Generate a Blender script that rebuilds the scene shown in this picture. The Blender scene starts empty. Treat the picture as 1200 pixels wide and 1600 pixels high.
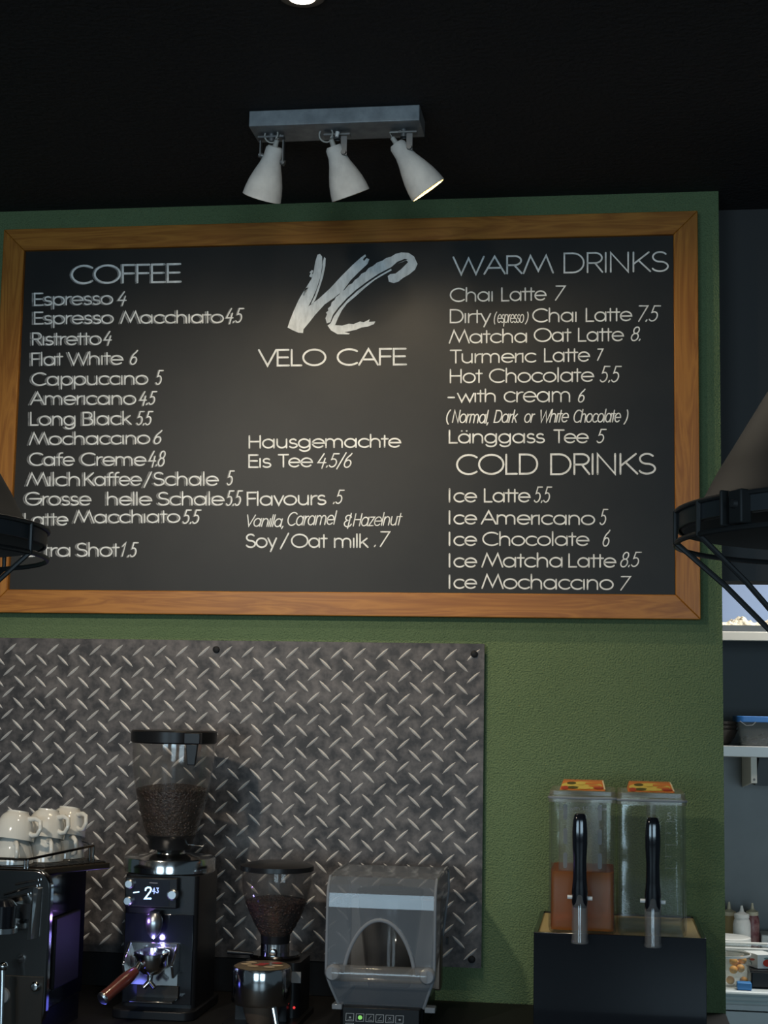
import bpy, math, random
from mathutils import Vector, Matrix
random.seed(7)
SC = bpy.context.scene
COL = SC.collection
sin, cos, pi, rad = math.sin, math.cos, math.pi, math.radians

# ------------------------------------------------------------------ camera, world, big lights, exposure
CAMP = Vector((0, -4.0, 1.7))
FPX, PITCH, YAW, ROLL = 2400.0, 0.124779, 0.144057, 0.018353      # focal length in pixels of the 1200x1600 frame
_F = Vector((-sin(YAW) * cos(PITCH), cos(YAW) * cos(PITCH), sin(PITCH)))
_R = Vector((cos(YAW), sin(YAW), 0))
_U = _R.cross(_F)
CR = _R * cos(ROLL) + _U * sin(ROLL)
CU = -_R * sin(ROLL) + _U * cos(ROLL)
cam_d = bpy.data.cameras.new('camera')
cam = bpy.data.objects.new('camera', cam_d)
COL.objects.link(cam)
m = Matrix((CR, CU, -_F)).transposed().to_4x4()
m.translation = CAMP
cam.matrix_world = m
cam_d.sensor_fit = 'VERTICAL'
cam_d.sensor_height = 36.0
cam_d.lens = FPX / 1600 * 36
cam_d.clip_start = 0.05
SC.camera = cam
SC.view_settings.view_transform = 'Standard'
SC.view_settings.look = 'None'
SC.view_settings.gamma = 1.0
SC.view_settings.use_curve_mapping = False
SC.view_settings.exposure = 0.0

WORLD_COL, WORLD_STR = (0.55, 0.80, 1.0, 1), 0.065
w = bpy.data.worlds.new('dim_room_ambient')
SC.world = w
w.use_nodes = True
w.node_tree.nodes['Background'].inputs[0].default_value = WORLD_COL
w.node_tree.nodes['Background'].inputs[1].default_value = WORLD_STR


def area_light(name, loc, aim, sx, sy, watts, col):
    d = bpy.data.lights.new(name, 'AREA')
    d.shape = 'RECTANGLE'
    d.size, d.size_y, d.energy, d.color = sx, sy, watts, col
    o = bpy.data.objects.new(name, d)
    COL.objects.link(o)
    o.location = loc
    o.rotation_euler = (Vector(aim) - Vector(loc)).to_track_quat('-Z', 'Y').to_euler()
    return o


# daylight through the cafe's street windows, far behind the camera, and the kitchen's ceiling panel
area_light('street_window_daylight', (-2.2, -8.9, 1.75), (-2.2, 0, 1.75), 2.2, 1.9, 105, (0.58, 0.82, 1.0))
area_light('street_window_daylight', (1.4, -8.9, 1.75), (1.4, 0, 1.75), 2.2, 1.9, 105, (0.58, 0.82, 1.0))
area_light('kitchen_ceiling_panel', (1.1, 0.85, 2.98), (1.1, 0.95, 0), 1.2, 0.5, 46, (1.0, 0.97, 0.90))
SPOT_W = 7.0
SPOT_COL = (1.0, 0.80, 0.52)
DOWN_W = 5.0
ROOM_W = 150.0
ROOM_COL = (1.0, 0.90, 0.74)

# ------------------------------------------------------------------ geometry of the place from the photograph


def ray(px, py):
    return _F + CR * ((px - 600) / FPX) - CU * ((py - 800) / FPX)


def on_y(px, py, Y):
    d = ray(px, py)
    return CAMP + d * ((Y - CAMP.y) / d.y)


def on_z(px, py, Z):
    d = ray(px, py)
    return CAMP + d * ((Z - CAMP.z) / d.z)


def mpp(Y):                                   # metres per pixel at depth Y
    return (Y - CAMP.y) / FPX / 1.0


# ------------------------------------------------------------------ materials
MATS = {}


def mat(name, col, rough=0.5, metal=0.0, col2=None, nscale=8, bump=None, coat=0.0, emit=None, stretch=None, ramp=(0.35, 0.65), spec=0.5, detail=6):
    m = bpy.data.materials.new(name)
    m.use_nodes = True
    nt = m.node_tree
    b = nt.nodes['Principled BSDF']
    b.inputs['Base Color'].default_value = (*col, 1)
    b.inputs['Roughness'].default_value = rough
    b.inputs['Metallic'].default_value = metal
    b.inputs['Specular IOR Level'].default_value = spec
    b.inputs['Coat Weight'].default_value = coat
    tc = nt.nodes.new('ShaderNodeTexCoord')
    src = tc.outputs['Object']
    if stretch:
        mp = nt.nodes.new('ShaderNodeMapping')
        mp.inputs['Scale'].default_value = stretch
        nt.links.new(src, mp.inputs[0])
        src = mp.outputs[0]
    if col2:
        n = nt.nodes.new('ShaderNodeTexNoise')
        n.inputs['Scale'].default_value = nscale
        n.inputs['Detail'].default_value = detail
        n.inputs['Roughness'].default_value = 0.6
        nt.links.new(src, n.inputs['Vector'])
        r = nt.nodes.new('ShaderNodeValToRGB')
        r.color_ramp.elements[0].position, r.color_ramp.elements[1].position = ramp
        r.color_ramp.elements[0].color = (*col, 1)
        r.color_ramp.elements[1].color = (*col2, 1)
        nt.links.new(n.outputs['Fac'], r.inputs[0])
        nt.links.new(r.outputs[0], b.inputs['Base Color'])
    if bump:
        n2 = nt.nodes.new('ShaderNodeTexNoise')
        n2.inputs['Scale'].default_value = bump[0]
        n2.inputs['Detail'].default_value = bump[2] if len(bump) > 2 else 3
        nt.links.new(src, n2.inputs['Vector'])
        bp = nt.nodes.new('ShaderNodeBump')
        bp.inputs['Distance'].default_value = bump[1]
        bp.inputs['Strength'].default_value = 1.0
        nt.links.new(n2.outputs['Fac'], bp.inputs['Height'])
        nt.links.new(bp.outputs[0], b.inputs['Normal'])
    if emit:
        b.inputs['Emission Color'].default_value = (*emit[0], 1)
        b.inputs['Emission Strength'].default_value = emit[1]
    MATS[name] = m
    return m


def wood(name, axis):
    m = bpy.data.materials.new(name)
    m.use_nodes = True
    nt = m.node_tree
    b = nt.nodes['Principled BSDF']
    tc = nt.nodes.new('ShaderNodeTexCoord')
    mp = nt.nodes.new('ShaderNodeMapping')
    mp.inputs['Scale'].default_value = (1.6, 14, 22) if axis == 'x' else (22, 14, 1.6)
    nt.links.new(tc.outputs['Object'], mp.inputs[0])
    n = nt.nodes.new('ShaderNodeTexNoise')
    n.inputs['Scale'].default_value = 1.5
    n.inputs['Detail'].default_value = 5
    n.inputs['Distortion'].default_value = 1.1
    nt.links.new(mp.outputs[0], n.inputs['Vector'])
    wv = nt.nodes.new('ShaderNodeMath')
    wv.operation = 'MULTIPLY'
    wv.inputs[1].default_value = 9.0
    nt.links.new(n.outputs['Fac'], wv.inputs[0])
    fr = nt.nodes.new('ShaderNodeMath')
    fr.operation = 'PINGPONG'
    fr.inputs[1].default_value = 1.0
    nt.links.new(wv.outputs[0], fr.inputs[0])
    r = nt.nodes.new('ShaderNodeValToRGB')
    r.color_ramp.elements[0].color = (0.29, 0.100, 0.013, 1)
    r.color_ramp.elements[1].color = (0.43, 0.170, 0.026, 1)
    nt.links.new(fr.outputs[0], r.inputs[0])
    nt.links.new(r.outputs[0], b.inputs['Base Color'])
    b.inputs['Roughness'].default_value = 0.38
    b.inputs['Specular IOR Level'].default_value = 0.3
    MATS[name] = m
    return m


def clear(name, tint, gloss=1.0, rough=0.03, haze=0.0, haze_col=(0.5, 0.5, 0.5)):
    """thin clear plastic / glass: tinted see-through, fresnel mirror, optional haze"""
    m = bpy.data.materials.new(name)
    m.use_nodes = True
    nt = m.node_tree
    nt.nodes.remove(nt.nodes['Principled BSDF'])
    out = nt.nodes['Material Output']
    tr = nt.nodes.new('ShaderNodeBsdfTransparent')
    tr.inputs[0].default_value = (*tint, 1)
    base = tr.outputs[0]
    if haze:
        df = nt.nodes.new('ShaderNodeBsdfDiffuse')
        df.inputs[0].default_value = (*haze_col, 1)
        mx0 = nt.nodes.new('ShaderNodeMixShader')
        mx0.inputs[0].default_value = haze
        nt.links.new(base, mx0.inputs[1])
        nt.links.new(df.outputs[0], mx0.inputs[2])
        base = mx0.outputs[0]
    gl = nt.nodes.new('ShaderNodeBsdfGlossy')
    gl.inputs['Roughness'].default_value = rough
    lw = nt.nodes.new('ShaderNodeLayerWeight')
    lw.inputs[0].default_value = 0.5
    pw = nt.nodes.new('ShaderNodeMath')
    pw.operation = 'POWER'
    pw.inputs[1].default_value = 3.5
    nt.links.new(lw.outputs['Facing'], pw.inputs[0])
    mu = nt.nodes.new('ShaderNodeMath')
    mu.operation = 'MULTIPLY_ADD'
    mu.use_clamp = True
    mu.inputs[1].default_value = 0.30 * gloss
    mu.inputs[2].default_value = 0.018 * gloss
    nt.links.new(pw.outputs[0], mu.inputs[0])
    mx = nt.nodes.new('ShaderNodeMixShader')
    nt.links.new(mu.outputs[0], mx.inputs[0])
    nt.links.new(base, mx.inputs[1])
    nt.links.new(gl.outputs[0], mx.inputs[2])
    nt.links.new(mx.outputs[0], out.inputs[0])
    MATS[name] = m
    return m


mat('green_plaster', (0.135, 0.195, 0.088), 0.85, col2=(0.148, 0.210, 0.097), nscale=5, bump=(230, 0.0075, 3))
mat('black_plaster', (0.030, 0.027, 0.027), 0.8, bump=(70, 0.004, 4), spec=0.25)
mat('dark_paint', (0.020, 0.0175, 0.0165), 0.6)
mat('dark_floor', (0.05, 0.045, 0.04), 0.5, col2=(0.08, 0.07, 0.06), nscale=3)
mat('chalkboard', (0.012, 0.0115, 0.011), 0.45, col2=(0.019, 0.018, 0.016), nscale=3, spec=0.25)
wood('wood_grain_level', 'x')
wood('wood_grain_upright', 'z')
mat('chalk', (0.66, 0.65, 0.62), 0.9, col2=(0.92, 0.91, 0.88), nscale=40)
mat('chalk_faint', (0.10, 0.10, 0.098), 0.9, col2=(0.32, 0.31, 0.30), nscale=60)
mat('chalk_brush', (0.70, 0.69, 0.66), 0.9, col2=(0.95, 0.94, 0.91), nscale=25, stretch=(3, 1, 1))
mat('galvanised', (0.25, 0.26, 0.27), 0.5, 0.6, col2=(0.36, 0.37, 0.38), nscale=30)
mat('lamp_bracket', (0.20, 0.20, 0.20), 0.45, 0.7)
mat('concrete', (0.52, 0.51, 0.49), 0.9, col2=(0.66, 0.65, 0.62), nscale=18, bump=(60, 0.001))
mat('shade_inside', (0.85, 0.74, 0.50), 0.6)
mat('cable_grey', (0.42, 0.41, 0.38), 0.5)
mat('white_plastic', (0.75, 0.75, 0.73), 0.4)
mat('bulb_glow', (1, 0.9, 0.7), 0.4, emit=((1.0, 0.80, 0.45), 6.0))
mat('downlight_glow', (1, 0.9, 0.8), 0.4, emit=((1.0, 0.86, 0.66), 9.0))
mat('black_metal', (0.018, 0.018, 0.018), 0.45, 0.0)
mat('pendant_paint', (0.013, 0.0132, 0.013), 0.6, spec=0.3)
mat('pendant_inside', (0.050, 0.042, 0.036), 0.6)
mat('pendant_band', (0.030, 0.033, 0.036), 0.45)
mat('plate_iron', (0.030, 0.026, 0.026), 0.50, 0.3, col2=(0.150, 0.127, 0.117), nscale=30, ramp=(0.38, 0.74), detail=10)
mat('plate_tread', (0.50, 0.475, 0.455), 0.5, 0.2, col2=(0.62, 0.59, 0.56), nscale=30)
mat('black_plastic', (0.009, 0.009, 0.010), 0.32, spec=0.25)
mat('black_gloss', (0.006, 0.007, 0.010), 0.12, coat=0.3)
mat('black_matte', (0.008, 0.008, 0.009), 0.6, spec=0.25)
mat('chrome', (0.72, 0.72, 0.71), 0.13, 1.0)
mat('brushed_steel', (0.55, 0.57, 0.58), 0.32, 1.0, bump=None)
mat('dark_chrome', (0.24, 0.23, 0.22), 0.14, 1.0)
mat('brown_chrome', (0.22, 0.16, 0.12), 0.35, 0.7)
mat('shelf_steel', (0.40, 0.41, 0.40), 0.42, 0.5)
mat('kitchen_steel', (0.105, 0.110, 0.108), 0.42, 0.4, col2=(0.145, 0.150, 0.148), nscale=2)
mat('kitchen_dark_panel', (0.055, 0.062, 0.068), 0.5)
mat('blue_lit_panel', (0.20, 0.27, 0.42), 0.6)  # blue light falling on the kitchen steel, put into the panel colour
mat('beans', (0.014, 0.007, 0.004), 0.4, bump=(160, 0.006, 2), col2=(0.040, 0.019, 0.011), nscale=90)
mat('red_beans', (0.022, 0.009, 0.005), 0.4, bump=(160, 0.006, 2), col2=(0.075, 0.028, 0.014), nscale=60)
clear('hopper_glass', (0.955, 0.945, 0.935), 2.2, 0.06, haze=0.022, haze_col=(0.5, 0.47, 0.43))
clear('smoky_hopper', (0.86, 0.85, 0.84), 1.9, 0.06, haze=0.03, haze_col=(0.4, 0.4, 0.4))
clear('smoky_hood', (0.62, 0.63, 0.65), 2.4, 0.10, haze=0.27, haze_col=(0.34, 0.38, 0.43))
clear('hood_edge', (0.6, 0.6, 0.62), 2.5, 0.08, haze=0.45, haze_col=(0.45, 0.47, 0.50))
clear('jug_clear', (0.965, 0.97, 0.965), 2.2, 0.05, haze=0.014, haze_col=(0.8, 0.8, 0.78))
clear('frosted', (0.88, 0.88, 0.84), 1.2, 0.15, haze=0.16, haze_col=(0.62, 0.58, 0.50))
clear('clear_tub', (0.86, 0.86, 0.84), 1.2, 0.05, haze=0.16, haze_col=(0.8, 0.8, 0.76))
clear('spout_clear', (0.90, 0.89, 0.88), 2.2, 0.06, haze=0.10, haze_col=(0.7, 0.68, 0.66))
clear('iced_tea', (0.86, 0.34, 0.03), 0.4, 0.05, haze=0.36, haze_col=(0.62, 0.19, 0.012))
mat('porcelain', (0.64, 0.61, 0.55), 0.10, coat=0.5)
mat('handle_wood', (0.095, 0.022, 0.018), 0.25, coat=0.4, col2=(0.15, 0.038, 0.026), nscale=20)
mat('screen_black', (0.010, 0.012, 0.018), 0.15)
mat('screen_digits', (0.5, 0.8, 1), 0.5, emit=((0.55, 0.85, 1.0), 1.6))
mat('screen_small', (0.3, 0.4, 0.8), 0.5, emit=((0.40, 0.52, 1.0), 1.0))
mat('led_green', (0.2, 0.6, 0.1), 0.5, emit=((0.35, 0.9, 0.2), 0.45))
mat('led_red', (0.6, 0.05, 0.05), 0.5, emit=((1.0, 0.05, 0.05), 0.7))
mat('icon_grey', (0.32, 0.33, 0.34), 0.6)
mat('sticker_orange', (0.75, 0.22, 0.05), 0.35)
mat('fruit_yellow', (0.80, 0.60, 0.12), 0.35)
mat('fruit_dark', (0.10, 0.08, 0.02), 0.4)
mat('fruit_red', (0.50, 0.05, 0.03), 0.35)
mat('sticker_cream', (0.80, 0.70, 0.45), 0.4)
mat('beige_board', (0.52, 0.40, 0.20), 0.45)
mat('dark_brown_metal', (0.022, 0.017, 0.012), 0.35, 0.0, spec=0.25)
mat('bean_label', (0.17, 0.13, 0.08), 0.35, 0.3)
mat('oval_cream', (0.60, 0.46, 0.28), 0.4)
mat('oval_red', (0.42, 0.05, 0.04), 0.4)
mat('grey_label', (0.20, 0.20, 0.20), 0.5)
mat('bowl_dark', (0.045, 0.035, 0.030), 0.35)
mat('lid_blue', (0.05, 0.22, 0.62), 0.4)
mat('cream_metal', (0.78, 0.74, 0.66), 0.4)
mat('flatbread', (0.14, 0.10, 0.06), 0.8, col2=(0.74, 0.66, 0.50), nscale=40, ramp=(.36, .46), bump=(30, 0.02))
mat('sauce_brown', (0.40, 0.29, 0.13), 0.4)
mat('sauce_white', (0.72, 0.72, 0.70), 0.4)
mat('sauce_red', (0.46, 0.26, 0.24), 0.4, col2=(0.22, 0.05, 0.06), nscale=40)
mat('nozzle_ivory', (0.66, 0.58, 0.42), 0.4)
mat('apricot', (0.80, 0.36, 0.06), 0.5, col2=(0.85, 0.48, 0.10), nscale=25)
mat('carton_white', (0.74, 0.78, 0.78), 0.6)
mat('carton_print', (0.14, 0.26, 0.26), 0.6)
mat('blue_plastic', (0.04, 0.22, 0.55), 0.4)
mat('white_tub', (0.80, 0.82, 0.80), 0.4)
mat('counter_white', (0.70, 0.78, 0.80), 0.3)
mat('window_frame', (0.05, 0.05, 0.05), 0.5)

# ------------------------------------------------------------------ mesh builder
WLOC = {}


class MB:
    def __init__(s):
        s.v, s.f, s.mi, s.cur = [], [], [], 0

    def add(s, vs, fs):
        o = len(s.v)
        s.v.extend([Vector(p) for p in vs])
        for q in fs:
            s.f.append([i + o for i in q])
            s.mi.append(s.cur)
        return s

    def box(s, x0, x1, y0, y1, z0, z1):
        return s.add([(x0, y0, z0), (x1, y0, z0), (x1, y1, z0), (x0, y1, z0), (x0, y0, z1), (x1, y0, z1), (x1, y1, z1), (x0, y1, z1)],
                     [(0, 3, 2, 1), (4, 5, 6, 7), (0, 1, 5, 4), (1, 2, 6, 5), (2, 3, 7, 6), (3, 0, 4, 7)])

    def obox(s, c, ax, ay, az, hx, hy, hz):
        c, ax, ay, az = Vector(c), Vector(ax).normalized(), Vector(ay).normalized(), Vector(az).normalized()
        vs = [c + ax * hx * i + ay * hy * j + az * hz * k for k in (-1, 1) for (i, j) in ((-1, -1), (1, -1), (1, 1), (-1, 1))]
        return s.add(vs, [(0, 3, 2, 1), (4, 5, 6, 7), (0, 1, 5, 4), (1, 2, 6, 5), (2, 3, 7, 6), (3, 0, 4, 7)])

    def lathe(s, prof, c=(0, 0, 0), axis=(0, 0, 1), n=48, wob=0, sq=None):
        """prof: (radius, height along the axis); sq: superellipse power for rounded-square sections"""
        c, az = Vector(c), Vector(axis).normalized()
        ax = Vector((1, 0, 0)) if abs(az.x) < 0.9 else Vector((0, 1, 0))
        ay = az.cross(ax).normalized()
        ax = ay.cross(az)
        vs, idx, fs = [], [], []
        for (r, h) in prof:
            if r < 1e-6:
                idx.append([len(vs)])
                vs.append(c + az * h)
            else:
                row = []
                for k in range(n):
                    a = 2 * pi * k / n
                    row.append(len(vs))
                    vs.append(c + az * h + (ax * cos(a) + ay * sin(a)) * r)
                idx.append(row)
        for a, b in zip(idx[:-1], idx[1:]):
            for k in range(n):
                k2 = (k + 1) % n
                if len(a) == 1 and len(b) == 1:
                    continue
                if len(a) == 1:
                    fs.append((a[0], b[k2], b[k]))
                elif len(b) == 1:
                    fs.append((a[k], a[k2], b[0]))
                else:
                    fs.append((a[k], a[k2], b[k2], b[k]))
        return s.add(vs, fs)

    def tube(s, path, r, n=10, closed=False, caps=True):
        P = [Vector(p) for p in path]
        N = len(P)
        rr = r if isinstance(r, (list, tuple)) else [r] * N
        vs, fs = [], []
        up = None
        for i in range(N):
            a = P[i - 1] if (i > 0 or closed) else P[i]
            b = P[(i + 1) % N] if (i < N - 1 or closed) else P[i]
            t = (b - a).normalized()
            if up is None:
                up = Vector((0, 0, 1)) if abs(t.z) < 0.9 else Vector((1, 0, 0))
            x = t.cross(up).normalized()
            up = x.cross(t).normalized()
            for k in range(n):
                an = 2 * pi * k / n
                vs.append(P[i] + (x * cos(an) + up * sin(an)) * rr[i])
        for i in range(N if closed else N - 1):
            j = (i + 1) % N
            for k in range(n):
                k2 = (k + 1) % n
                fs.append((i * n + k, i * n + k2, j * n + k2, j * n + k))
        if caps and not closed:
            fs.append(tuple(range(n))[::-1])
            fs.append(tuple((N - 1) * n + k for k in range(n)))
        return s.add(vs, fs)

    def prism(s, poly, fn, d0, d1):
        """poly: 2d outline; fn(u, v, d) -> point; capped at depths d0 and d1"""
        n = len(poly)
        vs = [fn(u, v, d0) for (u, v) in poly] + [fn(u, v, d1) for (u, v) in poly]
        fs = [tuple(range(n)), tuple(range(n, 2 * n))[::-1]]
        fs += [(k, n + k, n + (k + 1) % n, (k + 1) % n) for k in range(n)]
        return s.add(vs, fs)

    def ball(s, c, r, n=20, sz=1.0):
        m = n // 2
        return s.lathe([(r * sin(pi * i / m), -r * sz * cos(pi * i / m)) for i in range(m + 1)], c, n=n)

    def build(s, name, mats, parent=None, smooth=30, bevel=0, seg=2, solid=0, base=None):
        import bmesh
        me = bpy.data.meshes.new(name)
        if parent is not None:
            org = WLOC[parent.name]
        elif base is not None:
            org = Vector(base)
        else:
            xs = [p.x for p in s.v]
            ys = [p.y for p in s.v]
            zs = [p.z for p in s.v]
            org = Vector(((min(xs) + max(xs)) / 2, (min(ys) + max(ys)) / 2, min(zs)))
        me.from_pydata([p - org for p in s.v], [], s.f)
        bm = bmesh.new()
        bm.from_mesh(me)
        bmesh.ops.recalc_face_normals(bm, faces=bm.faces)
        bm.to_mesh(me)
        bm.free()
        for mt in (mats if isinstance(mats, list) else [mats]):
            me.materials.append(MATS[mt])
        me.polygons.foreach_set('material_index', s.mi)
        if smooth:
            me.polygons.foreach_set('use_smooth', [True] * len(me.polygons))
            me.set_sharp_from_angle(angle=rad(smooth))
        o = bpy.data.objects.new(name, me)
        COL.objects.link(o)
        if parent is not None:
            o.parent = parent
        else:
            o.location = org
        WLOC[o.name] = org
        if solid:
            md = o.modifiers.new('thickness', 'SOLIDIFY')
            md.thickness = solid
            md.offset = 0
        if bevel:
            md = o.modifiers.new('soft_edge', 'BEVEL')
            md.width, md.segments, md.limit_method, md.angle_limit = bevel, seg, 'ANGLE', rad(35)
        return o


def thing(name, label, cat, loc, group=None):
    o = bpy.data.objects.new(name, None)
    o.empty_display_size = 0.05
    COL.objects.link(o)
    o.location = loc
    WLOC[o.name] = Vector(loc)
    return tag(o, label, cat, group)


def tag(o, label, cat, group=None, kind=None):
    o['label'] = label
    o['category'] = cat
    if group:
        o['group'] = group
    if kind:
        o['kind'] = kind
    return o


def struct(o):
    o['kind'] = 'structure'
    return o


def lamp(name, kind, loc, watts, col, parent, size=0.01, aim=None, angle=90, blend=0.5):
    d = bpy.data.lights.new(name, kind)
    d.energy, d.color = watts, col
    d.shadow_soft_size = size
    if kind == 'SPOT':
        d.spot_size, d.spot_blend = rad(angle), blend
    o = bpy.data.objects.new(name, d)
    COL.objects.link(o)
    if aim is not None:
        o.rotation_euler = Vector(aim).to_track_quat('-Z', 'Y').to_euler()
    o.parent = parent
    o.location = Vector(loc) - WLOC[parent.name]
    return o


def rrect(x0, x1, z0, z1, r, n=6):
    P = []
    for (cx, cz, a0) in ((x1 - r, z1 - r, 0), (x0 + r, z1 - r, 90), (x0 + r, z0 + r, 180), (x1 - r, z0 + r, 270)):
        for k in range(n + 1):
            a = rad(a0 + 90 * k / n)
            P.append((cx + r * cos(a), cz + r * sin(a)))
    return P


# ------------------------------------------------------------------ the setting
ZC = 1.7 + 1.361                 # ceiling
XW = 0.296                       # free right end of the green wall
struct(MB().box(-5, XW, 0, 0.14, 0, ZC).build('wall_back', 'green_plaster'))
struct(MB().box(-5, 4, -9.2, 3.2, ZC, ZC + 0.1).build('ceiling', 'black_plaster'))
struct(MB().box(-5, 4, -9.2, 3.2, -0.1, 0).build('floor', 'dark_floor'))
p = on_z(1165, 327.5, ZC)
YL = p.y
zl = on_y(1165, 908, YL).z
struct(MB().box(XW, 4, YL, YL + 0.12, zl, ZC).build('wall_lintel', 'dark_paint'))
# street side of the cafe behind the camera: wall with two window openings
fw_ = MB()
for (x0, x1, z0, z1) in ((-5, -3.35, 0, ZC), (-1.05, 0.25, 0, ZC), (2.55, 4, 0, ZC), (-3.35, -1.05, 0, 0.75), (0.25, 2.55, 0, 0.75), (-3.35, -1.05, 2.75, ZC), (0.25, 2.55, 2.75, ZC)):
    fw_.box(x0, x1, -9.2, -9.05, z0, z1)
struct(fw_.build('wall_front', 'dark_paint'))
for n_, x0 in enumerate((-3.35, 0.25)):
    wf = MB()
    for (a, b, c, d) in ((x0, x0 + 0.06, 0.75, 2.75), (x0 + 2.24, x0 + 2.3, 0.75, 2.75), (x0, x0 + 2.3, 0.75, 0.81), (x0, x0 + 2.3, 2.69, 2.75), (x0 + 1.12, x0 + 1.18, 0.75, 2.75)):
        wf.box(a, b, -9.15, -9.08, c, d)
    struct(wf.build('window_%d' % (n_ + 1), 'window_frame'))
# kitchen behind the opening
YK = 1.50
pk0 = on_y(1150, 907, YK)
zs_up = on_y(1165, 983, 1.2).z
zseam = on_y(1165, 1357, YK).z
kb = MB()
kb.box(-1.2, 4, YK, YK + 0.1, zs_up, ZC)
kb.cur = 1
kb.box(-1.2, 4, YK, YK + 0.1, on_y(1165, 1180, YK).z, zs_up)
kb.cur = 2
kb.box(-1.2, 4, YK, YK + 0.1, zseam, on_y(1165, 1180, YK).z)
kb.box(-1.2, 4, YK + 0.004, YK + 0.1, 0, zseam)
struct(kb.build('wall_kitchen', ['blue_lit_panel', 'kitchen_dark_panel', 'kitchen_steel']))

# ------------------------------------------------------------------ menu board
YB, YF = -0.022, -0.035
x0, x1, z0, z1, FW = -1.6006, 0.1773, 1.7 + 0.2912, 1.7 + 1.2357, 0.0625
board = thing('menu_board', 'large black chalkboard menu in a light wooden frame on the green wall', 'menu board', ((x0 + x1) / 2, 0, z0 - FW))
MB().box(x0 - 0.01, x1 + 0.01, YB, -0.004, z0 - 0.01, z1 + 0.01).build('chalkboard', 'chalkboard', board)


def rail(poly, mt):
    MB().prism(poly, lambda u, v, d: (u, d, v), YF, -0.001).build('frame_rail', mt, board, bevel=0.002)


g = 0.0004
rail([(x0 - FW, z1 + FW), (x1 + FW, z1 + FW), (x1, z1 + g), (x0, z1 + g)], 'wood_grain_level')
rail([(x0 - FW, z0 - FW), (x0, z0 - g), (x1, z0 - g), (x1 + FW, z0 - FW)], 'wood_grain_level')
rail([(x0 - FW, z0 - FW + g), (x0 - FW, z1 + FW - g), (x0, z1), (x0, z0)], 'wood_grain_upright')
rail([(x1 + FW, z0 - FW + g), (x1, z0), (x1, z1), (x1 + FW, z1 + FW - g)], 'wood_grain_upright')

# hand lettering: a monoline alphabet of straight strokes and arcs (cap height 1)


def A(cx, cy, rx, ry, a0, a1):
    n = max(5, int(abs(a1 - a0) / 14))
    return [(cx + rx * cos(rad(a0 + (a1 - a0) * k / n)), cy + ry * sin(rad(a0 + (a1 - a0) * k / n))) for k in range(n + 1)]


def E(cx, cy, rx, ry):
    return A(cx, cy, rx, ry, 0, 360)


def L(*c):
    return [(c[i], c[i + 1]) for i in range(0, len(c), 2)]


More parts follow.
